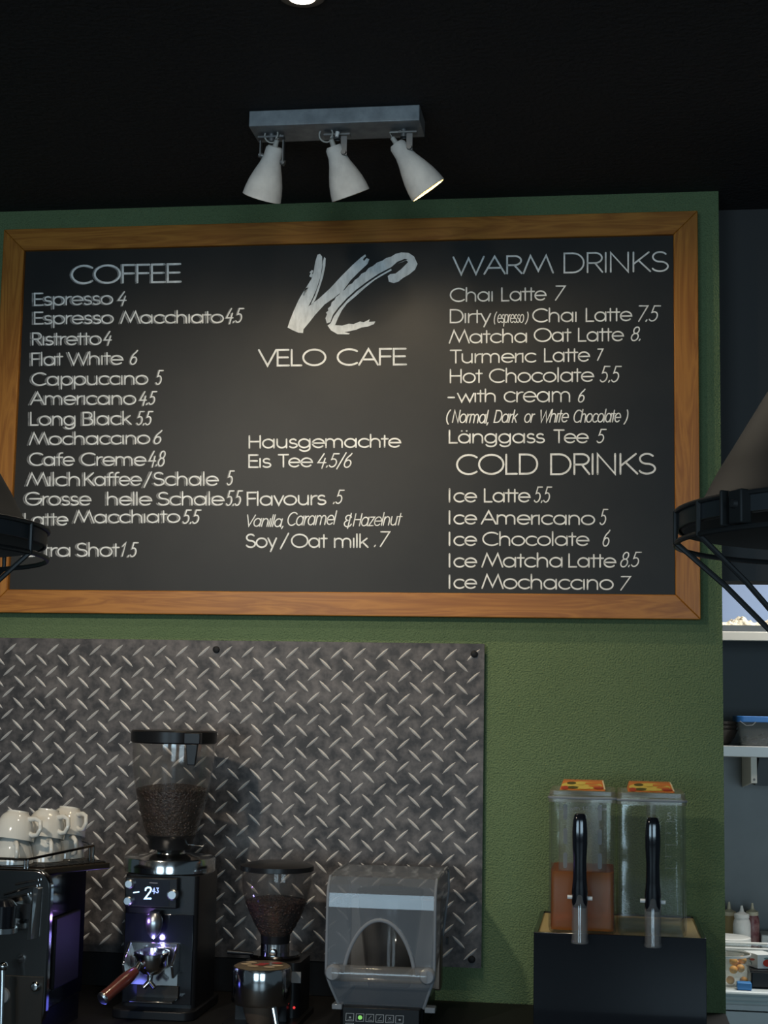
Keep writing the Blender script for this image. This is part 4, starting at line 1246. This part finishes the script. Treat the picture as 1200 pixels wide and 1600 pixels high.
        for r_ in range(9):
            zc = zb_ + .05 + r_ * .026
            sc.box(cx + W * .20, cx + W * (.34 if r_ % 2 == 0 else .28), fy, fy + .0006, zc, zc + .0009)
        for (dgt, r_) in (('5', 8), ('4', 6), ('5', 8)):
            pass
        fn2 = lambda a, b: (cx + a, fy - .0002, zb_ + b)
        for st in G['5'][0]:
            ribbon(sc, [(W * .22 + u * .014, .262 + v * .016) for u, v in st], .0011, fn2)
        ribbon(sc, L(W * .22 + .013, .2625, W * .22 + .0132, .2625), .0011, fn2)
        st = G['l'][0][0]
        ribbon(sc, [(W * .22 + .017 + u * .01, .262 + v * .012) for u, v in st], .0008, fn2)
        sc.box(cx + W * .197, cx + W * .20, fy, fy + .0006, zb_ + .05, zb_ + .05 + 8 * .026)
        sc.build('volume_scale', 'frosted', jar, smooth=0)
        MB().tube([(cx, Yj + .05, zt_), (cx, Yj + .05, zt_ - .06)], [.011, .010], 18).build('infuser_stub', 'frosted', t)
    return t, cx, Yj, dp, W, zb_, zt_


ja = jug(858.7, 960.5, 1457, 1247, 1236, 906, 1270, 1417, 1473, 'drink_dispenser', 'clear drink jug with black tap holding amber iced tea', True, 0)
jb = jug(967.5, 1070.5, 1463, 1251, 1239, 1020, 1276, 1423, 1479, 'drink_dispenser', 'empty clear drink jug with black tap on the right of the stand', False, 0)
t, cx, Yj, dp, W, zb_, zt_ = ja
ztea = on_y(909, 1363, Yj).z
mb = MB().prism(rrect(cx - W / 2 * .93, cx + W / 2 * .93, Yj + .007, Yj + dp - .007, .016), lambda u, v, d: (u, v, d), zb_ + .008, ztea)
tag(mb.build('iced_tea', 'iced_tea', None, smooth=40), 'amber iced tea filling the lower half of the left drink jug', 'iced tea')
# faint printed line of writing on the left jug
lt = MB()
fnj = lambda a, b: on_y(a, b, Yj - .0038)
write_segs = [('3.5 l', 866, 884, 1265.5, 1265.5, 5, 0, .7), ('with', 890, 906, 1265.5, 1265.5, 5, 0, .7), ('1.5 l', 910, 926, 1265.5, 1266, 5, 0, .7), ('max', 930, 948, 1266, 1266, 5, 0, .7)]
G['3'] = ([A(.28, .76, .22, .24, 150, -90) + A(.28, .26, .26, .26, 90, -150)], .62)
for (txt, xa_, xb_, ya, yb, cap, sl, sw) in write_segs:
    adv = 0
    st_all = []
    for ch in txt:
        for s_ in G[ch][0]:
            st_all.append([(adv + u, v) for u, v in s_])
        adv += G[ch][1]
    for q in st_all:
        ribbon(lt, [(xa_ + u * (xb_ - xa_) / adv, ya - v * cap) for u, v in q], sw / 2, fnj)
lt.build('printed_line', 'grey_label', t, smooth=0)

# ------------------------------------------------------------------ espresso machine and cups
YE = -.72
EX = lambda px, py, Y=YE: on_y(px, py, Y)
ez = lambda py, Y=YE: on_y(60, py, Y).z
ml = EX(-420, 1450).x
mr = EX(76.5, 1450).x
em = thing('espresso_machine', 'espresso machine with polished steel front and cup tray at the bottom left', 'espresso machine', ((ml + mr) / 2, -.5, ZT))
zE1, zE0 = ez(1359), ez(1608)
MB().prism(rrect(ml, mr, zE0, zE1, .040, 8), lambda u, v, d: (u, d, v), YE, YE + .022).build('front_panel', 'dark_chrome', em, bevel=.004, smooth=40)
# darker inset with the polished fold at its right
i0, i1 = EX(-400, 1450).x, EX(70, 1450).x
MB().box(i0, i1 + .003, YE - .002, YE + .001, ez(1604), ez(1525.5)).build('lower_cover', 'dark_brown_metal', em, bevel=.002)
f0, f1 = EX(47, 1387, YE - .012), EX(56, 1387, YE - .012)
vs = [(f0.x + .004, YE - .002, ez(1385)), (f1.x + .006, YE - .014, ez(1388)), (f1.x - .001, YE - .026, ez(1465)), (f0.x - .006, YE - .002, ez(1469)), (f1.x + .010, YE - .002, ez(1388)), (f1.x + .006, YE - .002, ez(1465))]
MB().add(vs, [(0, 1, 2, 3), (1, 4, 5, 2), (3, 2, 5), (0, 4, 1)]).build('side_fold', 'brushed_steel', em, smooth=0)
gcx = EX(-2, 1440, YE - .06)
MB().lathe([(0, ez(1457)), (.020, ez(1456)), (.029, ez(1450)), (.031, ez(1412)), (.022, ez(1404)), (0, ez(1403))], (gcx.x, YE - .045, 0), n=40).build('group_head', 'black_gloss', em, smooth=40)
MB().lathe([(.0318, ez(1454)), (.0345, ez(1454)), (.0345, ez(1446)), (.0318, ez(1446))], (gcx.x, YE - .045, 0), n=40).build('group_ring', 'chrome', em)
g0 = EX(20, 1412, YE - .02)
MB().prism([(g0.x, ez(1410)), (g0.x + .009, ez(1409)), (g0.x + .004, ez(1446)), (g0.x - .004, ez(1447))], lambda u, v, d: (u, d, v), YE - .03, YE - .001).build('group_bracket', 'chrome', em)
for i, (a, b, c_, d_) in enumerate(((24, 1382, 60, 1375), (28, 1390, 58, 1384), (6, 1398, 40, 1388), (10, 1405, 44, 1397))):
    MB().tube([EX(a, b, YE - .008), EX(c_, d_, YE - .008)], .0022, 8).build('vent_bar', 'chrome', em)
q0, q1 = EX(26, 1412, YE - .003), EX(48, 1436, YE - .003)
MB().box(q0.x, q1.x, YE - .004, YE, q1.z, q0.z).build('grille', 'black_plastic', em)
MB().tube([EX(4, 1505, YE - .05), EX(4, 1530, YE - .055), EX(2, 1606, YE - .06)], .0048, 12).build('steam_wand', 'brushed_steel', em)
q = EX(5, 1510, YE - .05)
MB().ball(q, .010, 16).build('steam_joint', 'chrome', em)
q = EX(56, 1541, YE - .004)
MB().lathe([(0, -.012), (.007, -.011), (.0105, -.006), (.0105, .003), (0, .003)], q, (0, 1, 0), 24).build('panel_knob', 'chrome', em)
q = EX(3, 1556, YE - .004)
MB().lathe([(0, -.004), (.016, -.003), (.018, .002), (0, .002)], q, (0, 1, 0), 28).build('pressure_dial', 'grey_label', em)
# body behind, tray on top
ztray = ez(1366)
mrb = EX(78, 1450, YE + .03).x
MB().box(ml + .01, mrb - .006, YE + .022, -.44, zE0 + .03, ztray - .0045).build('body', 'black_gloss', em, bevel=.004)
MB().box(mrb - .006, mrb + .004, YE + .06, -.50, ez(1555), ez(1440)).build('side_panel', 'black_matte', em, bevel=.003)
MB().box(ml + .01, mrb - .02, YE + .05, -.42, ZT, zE0 + .03).build('plinth', 'black_matte', em)
xtr = on_y(172, 1360, -.53).x
xtb = on_y(112, 1345, -.42).x
xtf = EX(66, 1366, YE + .01).x
MB().prism([(ml, YE + .024), (xtf, YE + .024), (xtr, -.53), (xtb, -.42), (ml, -.42)], lambda u, v, d: (u, v, d), ztray - .004, ztray + .010).build('cup_tray', 'dark_brown_metal', em, bevel=.003)
gl = MB()
for i in range(20):
    y_ = YE + .03 + i * .0140
    xe = xtf + (xtr - xtf) * (y_ - YE - .024) / (-.53 - YE - .024) if y_ < -.53 else xtr + (xtb - xtr) * (y_ + .53) / .11
    gl.tube([(ml + .02, y_, ztray + .0115), (xe - .006, y_, ztray + .0115)], .0018, 6)
gl.build('tray_slats', 'dark_chrome', em)
ra, rb = on_y(43, 1343, YE + .02), on_y(147, 1321, -.545)
rl = MB()
rl.tube([(ra.x - .5, ra.y, ra.z), (ra.x - .004, ra.y, ra.z), (ra.x, ra.y + .004, ra.z), (rb.x, rb.y - .004, rb.z), (rb.x - .004, rb.y, rb.z), (rb.x - .07, rb.y + .10, rb.z)], .0030, 10)
for (u, v, z_) in ((ra.x, ra.y + .003, ra.z), (ra.x - .006, ra.y, ra.z), (rb.x, rb.y - .003, rb.z), (rb.x - .012, rb.y + .006, rb.z), (rb.x - .018, rb.y + .02, rb.z)):
    rl.tube([(u, v, ztray + .006), (u, v, z_)], .0026, 8)
rl.build('cup_rail', 'dark_chrome', em)
lamp('machine_work_light', 'POINT', (mrb + .07, -.52, ZT + .04), .03, (.16, .18, 1.0), em, .02)


def cup(px, Y, ztop_base, tiltx, tilty, hang, label, group, R=.050, Hh=.062):
    """coffee cup turned upside down; handle at angle hang"""
    c = on_y(px, 1300, Y)
    t = thing('coffee_cup', label, 'cup', (c.x, Y, ztop_base), group)
    o = Vector((c.x, Y, ztop_base))
    prof = [(R, 0), (R * .995, .006), (R * .97, Hh * .3), (R * .88, Hh * .58), (R * .72, Hh * .82), (R * .55, Hh * .93), (R * .52, Hh * .95), (R * .52, Hh), (R * .44, Hh), (R * .42, Hh * .96), (0, Hh * .96)]
    inn = [(0, Hh * .90), (R * .5, Hh * .88), (R * .68, Hh * .78), (R * .83, Hh * .55), (R * .92, Hh * .28), (R * .94, .002), (R, 0)]
    b = MB().lathe(prof, o, n=48)
    b.lathe(inn, o, n=48)
    b.build('cup_body', 'porcelain', t, smooth=50)
    d = Vector((cos(hang), sin(hang), 0))
    pts = [o + d * (R * .93 + a) + Vector((0, 0, h)) for a, h in ((-.004, Hh * .28), (.010, Hh * .20), (.021, Hh * .24), (.027, Hh * .45), (.023, Hh * .70), (.010, Hh * .78), (-.012, Hh * .74))]
    MB().tube(pts, [.006, .0055, .005, .005, .005, .0055, .0065], 12).build('cup_handle', 'porcelain', t, smooth=60)
    t.rotation_euler = (tiltx, tilty, 0)
    return t


ztc = ztray + .0135
for i, (px, Y, la, lb) in enumerate(((22, -.640, 'nearest upturned white cup on top of the espresso machine, upper tier', 'nearest white cup in the lower tier behind the machine front'),
                                     (70, -.565, 'second upturned white cup in the upper tier, middle of the machine top', 'middle white cup in the lower tier on the machine tray'),
                                     (103, -.478, 'farthest upturned white cup in the upper tier beside the rail end', 'farthest white cup in the lower tier near the rail end'))):
    dz = .0
    cup(px, Y, ztc + dz, 0, 0, rad(-62 + 6 * i), lb, 'white cups on the espresso machine', .045)
    cup(px - 1, Y, ztc + .0625 - .012 + dz, rad(-11), rad(4), rad(-18 - 8 * i), la, 'white cups on the espresso machine', .0465, .064)

# ------------------------------------------------------------------ kitchen through the opening
KY = lambda px, py, Y: on_y(px, py, Y)
kx0 = -.35
# upper shelf
Y1 = 1.10
zu1, zu0 = KY(1165, 987, Y1).z, KY(1165, 1001, Y1).z
ush = thing('wall_shelf', 'upper steel kitchen shelf with bright front lip under the blue-lit wall', 'shelf', (1.2, YK, zu0))
MB().box(kx0, 2.6, Y1, Y1 + .012, zu0, zu1).build('front_lip', 'cream_metal', ush, bevel=.002)
MB().box(kx0, 2.6, Y1 + .012, YK - .001, zu1 - .012, zu1 - .002).build('shelf_board', 'brushed_steel', ush)
MB().box(kx0, 2.6, Y1 + .05, Y1 + .06, zu1 - .002, KY(1165, 977, Y1 + .05).z).build('back_ledge', 'kitchen_steel', ush)
for xx in (kx0 + .1, 2.3):
    MB().prism([(YK - .001, zu1 - .012), (Y1 + .1, zu1 - .012), (YK - .001, zu1 - .1)], lambda u, v, d: (d, u, v), xx, xx + .02).build('bracket', 'brushed_steel', ush)
fb = MB()
zb0 = KY(1165, 978, 1.2).z
fp = []
f0x, f1x = KY(1090, 975, 1.22).x, KY(1290, 975, 1.22).x
NXf, NYf = 40, 8
for i in range(NXf + 1):
    for j in range(NYf + 1):
        u, v = i / NXf, j / NYf
        x = f0x + (f1x - f0x) * u
        e = min(1, 4 * v * (1 - v) * 1.6) * min(1, 12 * u * (1 - u))
        z = zu1 + .001 + e * (.040 + .010 * sin(u * 23) + .007 * sin(u * 51 + v * 9) + .004 * sin(u * 131 + v * 5))
        fp.append((x, 1.175 + .16 * v, z))
fb.add(fp, [(i * (NYf + 1) + j, (i + 1) * (NYf + 1) + j, (i + 1) * (NYf + 1) + j + 1, i * (NYf + 1) + j + 1) for i in range(NXf) for j in range(NYf)])
tag(fb.build('paper_bundle', 'flatbread', None), 'crumpled pale spotted paper bundle lying on the upper kitchen shelf', 'paper bundle')
# lower shelf
Y2 = 1.12
zl1, zl0 = KY(1165, 1166, Y2).z, KY(1165, 1183, Y2).z
lsh = thing('wall_shelf', 'lower steel kitchen shelf holding the blue-lidded box and dark bowls', 'shelf', (1.2, YK, zl0))
MB().box(kx0, 2.6, Y2, YK - .001, zl0, zl1).build('shelf_board', 'shelf_steel', lsh, bevel=.002)
b0, b1 = KY(1173, 1185, Y2 + .02), KY(1183, 1224, Y2 + .02)
br = MB()
br.box(b0.x, b1.x, Y2 + .02, Y2 + .03, b1.z, zl0)
br.prism([(Y2 + .03, zl0), (YK - .001, zl0), (YK - .001, b1.z - .03), (Y2 + .03, b1.z)], lambda u, v, d: (d, u, v), b0.x + .002, b0.x + .006)
br.build('bracket', 'cream_metal', lsh, bevel=.001)
q = KY(1178.5, 1218, Y2 + .02)
MB().lathe([(0, -.002), (.003, -.002), (.004, .0), (0, 0)], q, (0, 1, 0), 12).build('rivet', 'grey_label', lsh)
d0_ = KY(1189, 1189, Y2 + .1)
MB().prism([(b1.x + .018, zl0 - .002), (2.2, zl0 - .002), (2.2, b1.z - .012), (b1.x + .003, b1.z - .012)], lambda u, v, d: (u, d, v), Y2 + .12, Y2 + .30).build('lamp_housing', 'kitchen_dark_panel', lsh)
# stacked bowls
for i in range(3):
    c = KY(1126, 1145, Y2 + .12)
    zz = zl1 + .001 + i * .0135
    R_ = .054
    nm = ('bottom', 'middle', 'top')[i]
    mb = MB().lathe([(0, 0), (.026, 0), (.030, .004), (.046, .026), (R_, .046), (R_ + .002, .050), (R_ - .002, .050), (.044, .028), (.026, .007), (0, .006)], (c.x, c.y, zz), n=48)
    tag(mb.build('bowl', 'bowl_dark', None, smooth=50), nm + ' dark brown bowl of the stack on the lower kitchen shelf', 'bowl', 'stacked bowls on the kitchen shelf')
c0_, c1_ = KY(1156, 1145, Y2 + .03), KY(1154, 1122, Y2 + .03)
tb = thing('storage_box', 'clear plastic storage box with bright blue lid on the kitchen shelf', 'storage box', (c0_.x + .16, Y2 + .13, zl1))
zlid0, zlid1 = KY(1170, 1127, Y2 + .03).z, KY(1170, 1119, Y2 + .03).z
mb = MB()
lo_ = rrect(c0_.x + .006, c0_.x + .30, Y2 + .036, Y2 + .22, .02)
hi_ = rrect(c0_.x - .002, c0_.x + .308, Y2 + .03, Y2 + .226, .02)
n = len(lo_)
mb.add([(u, v, zl1 + .001) for u, v in lo_] + [(u, v, zlid0) for u, v in hi_], [(j, (j + 1) % n, n + (j + 1) % n, n + j) for j in range(n)] + [tuple(range(n))[::-1]])
mb.build('tub', 'clear_tub', tb, smooth=50)
MB().prism(rrect(c0_.x - .008, c0_.x + .314, Y2 + .024, Y2 + .232, .022), lambda u, v, d: (u, v, d), zlid0 - .003, zlid1).build('lid', 'lid_blue', tb, bevel=.002)
MB().tube([(c0_.x + .0, Y2 + .026, zlid0), (c0_.x + .02, Y2 + .022, zlid0 - .014), (c0_.x + .04, Y2 + .022, zlid0 - .012), (c0_.x + .052, Y2 + .026, zlid0)], .0014, 8).build('wire_clip', 'brushed_steel', tb)
cut = MB()
for i in range(26):
    a = Vector((c0_.x + .02 + .26 * random.random(), Y2 + .06 + .12 * random.random(), zl1 + .008 + .030 * random.random()))
    an = random.random() * 6.28
    cut.tube([a, a + Vector((.04 * cos(an), .03 * sin(an), .006))], .004, 6)
tag(cut.build('cutlery', 'brushed_steel', None), 'grey metal pieces heaped inside the blue-lidded storage box', 'cutlery', kind='stuff')

# worktop with tubs
Yc0 = .75
zk = KY(1160, 1550, Yc0).z
kc = thing('kitchen_counter', 'pale steel kitchen counter with rounded edge behind the green wall', 'counter', (1.2, 1.12, 0))
MB().box(kx0, 2.6, Yc0 + .012, YK - .006, zk - .02, zk).build('worktop', 'counter_white', kc, bevel=.003)
ed = MB()
for i, (dz, r_) in enumerate(((-.006, .008), (-.021, .007), (-.033, .0055))):
    ed.tube([(kx0, Yc0 + .006, zk + dz), (2.6, Yc0 + .006, zk + dz)], r_, 12)
ed.build('front_edge', 'counter_white', kc)
zdr = KY(1160, 1579, Yc0 + .02).z
MB().box(kx0, 2.6, Yc0 + .012, YK - .006, zdr + .002, zk - .02).build('apron', 'shelf_steel', kc)
MB().box(kx0, 2.6, Yc0 + .012, YK - .006, .08, zdr - .002).build('cabinet', 'shelf_steel', kc)
MB().box(kx0, 2.6, Yc0 + .06, YK - .05, 0, .08).build('plinth', 'black_matte', kc)


def bottle(px0, px1, pt, pcap, Y, m1, m2, label):
    c = KY((px0 + px1) / 2, pcap, Y)
    r = (px1 - px0) / 2 * (Y + 4) / FPX
    t = thing('squeeze_bottle', label, 'squeeze bottle', (c.x, Y, zk), 'squeeze bottles on the kitchen counter')
    zc_, zt_ = c.z, KY((px0 + px1) / 2, pt, Y).z
    MB().lathe([(0, zk), (r * .95, zk), (r, zk + .006), (r, zc_ - .030), (r * .92, zc_ - .018), (r * .80, zc_ - .010), (r * .80, zc_ - .004)], (c.x, Y, 0), n=36).build('bottle', m1, t, smooth=50)
    MB().lathe([(r * .86, zc_ - .008), (r * .86, zc_ + .004), (r * .5, zc_ + .008), (r * .26, zc_ + .012), (r * .12, zt_), (0, zt_)], (c.x, Y, 0), n=28).build('nozzle_cap', m2, t, smooth=40)


bottle(1128, 1151, 1409, 1426, 1.40, 'sauce_brown', 'nozzle_ivory', 'brown squeeze sauce bottle, half hidden by the green wall edge')
bottle(1146, 1172, 1415, 1430, 1.28, 'sauce_white', 'sauce_white', 'white squeeze sauce bottle between the brown and the red one')
bottle(1165, 1186, 1411, 1426, 1.37, 'sauce_red', 'nozzle_ivory', 'dark red speckled squeeze bottle on the kitchen counter')
# white lidded tub
c = KY(1137, 1463, 1.175)
rt = 34 * 5.12 / FPX
wt = thing('food_tub', 'round white lidded tub in front of the squeeze bottles', 'tub', (c.x, 1.175, zk))
zt_ = c.z
MB().lathe([(0, zk), (rt * .85, zk), (rt * .95, zt_ - .012)], (c.x, 1.175, 0), n=48).build('tub', 'white_tub', wt, smooth=50)
MB().lathe([(rt * 1.0, zt_ - .016), (rt * 1.0, zt_ - .002), (rt * .94, zt_), (rt * .86, zt_ - .003), (0, zt_ - .003)], (c.x, 1.175, 0), n=48).build('lid', 'white_tub', wt)
# clear square tray
tr = MB()
x0_, x1_ = KY(1080, 1480, 1.02).x, KY(1240, 1480, 1.02).x
zt0 = KY(1165, 1480, 1.0).z
lo_ = rrect(x0_ + .02, x1_ - .02, .975, 1.075, .02)
hi_ = rrect(x0_, x1_, .965, 1.085, .025)
n = len(lo_)
cb = thing('food_tray', 'wide clear plastic tray behind the apricots and the white carton', 'tray', ((x0_ + x1_) / 2, 1.025, zk))
tr.add([(u, v, zk + .002) for u, v in lo_] + [(u, v, zt0) for u, v in hi_], [(j, (j + 1) % n, n + (j + 1) % n, n + j) for j in range(n)] + [tuple(range(n))[::-1]])
tr.build('tray_body', 'clear_tub', cb, smooth=50)
MB().tube([(u, v, zt0) for u, v in hi_], .004, 8, True).build('rim', 'white_tub', cb)
# apricots in a clear tub
Ya = .86
ca = KY(1136, 1530, Ya)
ra_ = 34 * (Ya + 4) / FPX
zrim = KY(1150, 1491, Ya).z
at = thing('fruit_tub', 'clear round tub holding orange apricots near the green wall edge', 'tub', (ca.x, Ya, zk))
MB().lathe([(0, zk + .001), (ra_ * .84, zk + .001), (ra_ * .88, zk + .006), (ra_, zrim)], (ca.x, Ya, 0), n=48).build('tub', 'clear_tub', at, smooth=50)
MB().lathe([(ra_, zrim - .004), (ra_ * 1.04, zrim - .002), (ra_ * 1.04, zrim + .003), (ra_, zrim + .003)], (ca.x, Ya, 0), n=48).build('rim', 'white_tub', at)
wh = ('low at the front of', 'in the lower middle of', 'at the lower right of', 'at the upper left of', 'at the top right of', 'in the upper middle of', 'at the back of')
for i, (px, py, dy) in enumerate(((1146, 1515, -.030), (1157, 1513, -.022), (1162, 1521, -.012), (1146, 1502, -.018), (1160, 1500, -.005), (1152, 1507, .01), (1141, 1522, -.012))):
    q = KY(px, py, Ya + dy)
    if i in (2, 6):
        q.z = zk + .016
    ap_ = MB().ball(q, .0125, 20, .95)
    tag(ap_.build('apricot', 'apricot', None, smooth=60), 'orange apricot ' + wh[i] + ' the clear tub', 'apricot', 'apricots in the clear tub')
# carton with strawberry
Yq = .885
q0, q1, q2 = KY(1163, 1483, Yq + .02), KY(1184, 1524, Yq - .03), KY(1215, 1526, Yq - .03)
zc0 = KY(1184, 1525, Yq - .03).z
zc1 = KY(1184, 1492, Yq - .03).z
ctn = thing('fruit_carton', 'white fruit carton printed with a strawberry and green leaf lines', 'carton', (q1.x + .03, Yq, zk))
pa, pb, pc_ = Vector((q0.x, Yq + .045, 0)), Vector((q1.x, Yq - .03, 0)), Vector((q2.x, Yq - .015, 0))
pd_ = pa + (pc_ - pb)
mb = MB().prism([(pa.x, pa.y), (pb.x, pb.y), (pc_.x, pc_.y), (pd_.x, pd_.y)], lambda u, v, d: (u, v, d), zk + .052, zc1)
mb.build('box', 'carton_white', ctn)
pt_ = MB()
fl = lambda u, v: pa.lerp(pb, u) + Vector((-.0006, -.0006, zk + .052 + (zc1 - zk - .052) * v))
for i in range(3):
    pt_.cur = 0
    ribbon(pt_, [(.15 + .1 * i, .75 - .2 * i), (.4 + .1 * i, .6 - .15 * i), (.55, .35 - .1 * i)], .02, fl)
pt_.cur = 1
pt_.add([fl(.62 + .2 * cos(2 * pi * j / 12), .55 + .10 * sin(2 * pi * j / 12 + .6)) for j in range(12)], [tuple(range(12))])
fl2 = lambda u, v: pb.lerp(pc_, u) + Vector((0, -.0008, zk + .052 + (zc1 - zk - .052) * v))
pt_.add([fl2(.55 + .28 * cos(2 * pi * j / 16), .40 + .28 * sin(2 * pi * j / 16)) for j in range(16)], [tuple(range(16))])
pt_.cur = 0
pt_.add([fl2(.5 + .18 * cos(2 * pi * j / 10), .72 + .08 * sin(2 * pi * j / 10)) for j in range(10)], [tuple(range(10))])
pt_.build('printed_strawberry', ['carton_print', 'fruit_red'], ctn, smooth=0)
# black punnet the carton rests on, blue pack, clear film
pn = MB()
bx_ = KY(1173, 1530, .83).x
pn.prism([(bx_, .815), (bx_ + .20, .815), (bx_ + .20, .955), (bx_, .955)], lambda u, v, d: (u, v, d), zk + .002, zk + .050)
pnt = thing('punnet', 'black plastic fruit punnet under the white carton', 'punnet', (bx_ + .1, .885, zk))
pn.build('tray_body', 'black_plastic', pnt, bevel=.004)
MB().tube([(bx_ - .003, .812, zk + .049), (bx_ + .203, .812, zk + .049), (bx_ + .203, .958, zk + .049), (bx_ - .003, .958, zk + .049)], .003, 8, True).build('rim', 'black_gloss', pnt)
b0 = KY(1151, 1540, .80)
tag(MB().box(b0.x, b0.x + .042, .775, .81, zk + .001, zk + .022).build('small_pack', 'blue_plastic', None, bevel=.003), 'small blue plastic pack lying before the apricot tub', 'pack')
q = KY(1188, 1458, 1.38)
wb = MB().box(q.x, q.x + .12, 1.34, 1.44, zk + .001, q.z)
tag(wb.build('white_box', 'carton_white', None, bevel=.004), 'plain white box behind the red squeeze bottle', 'box')
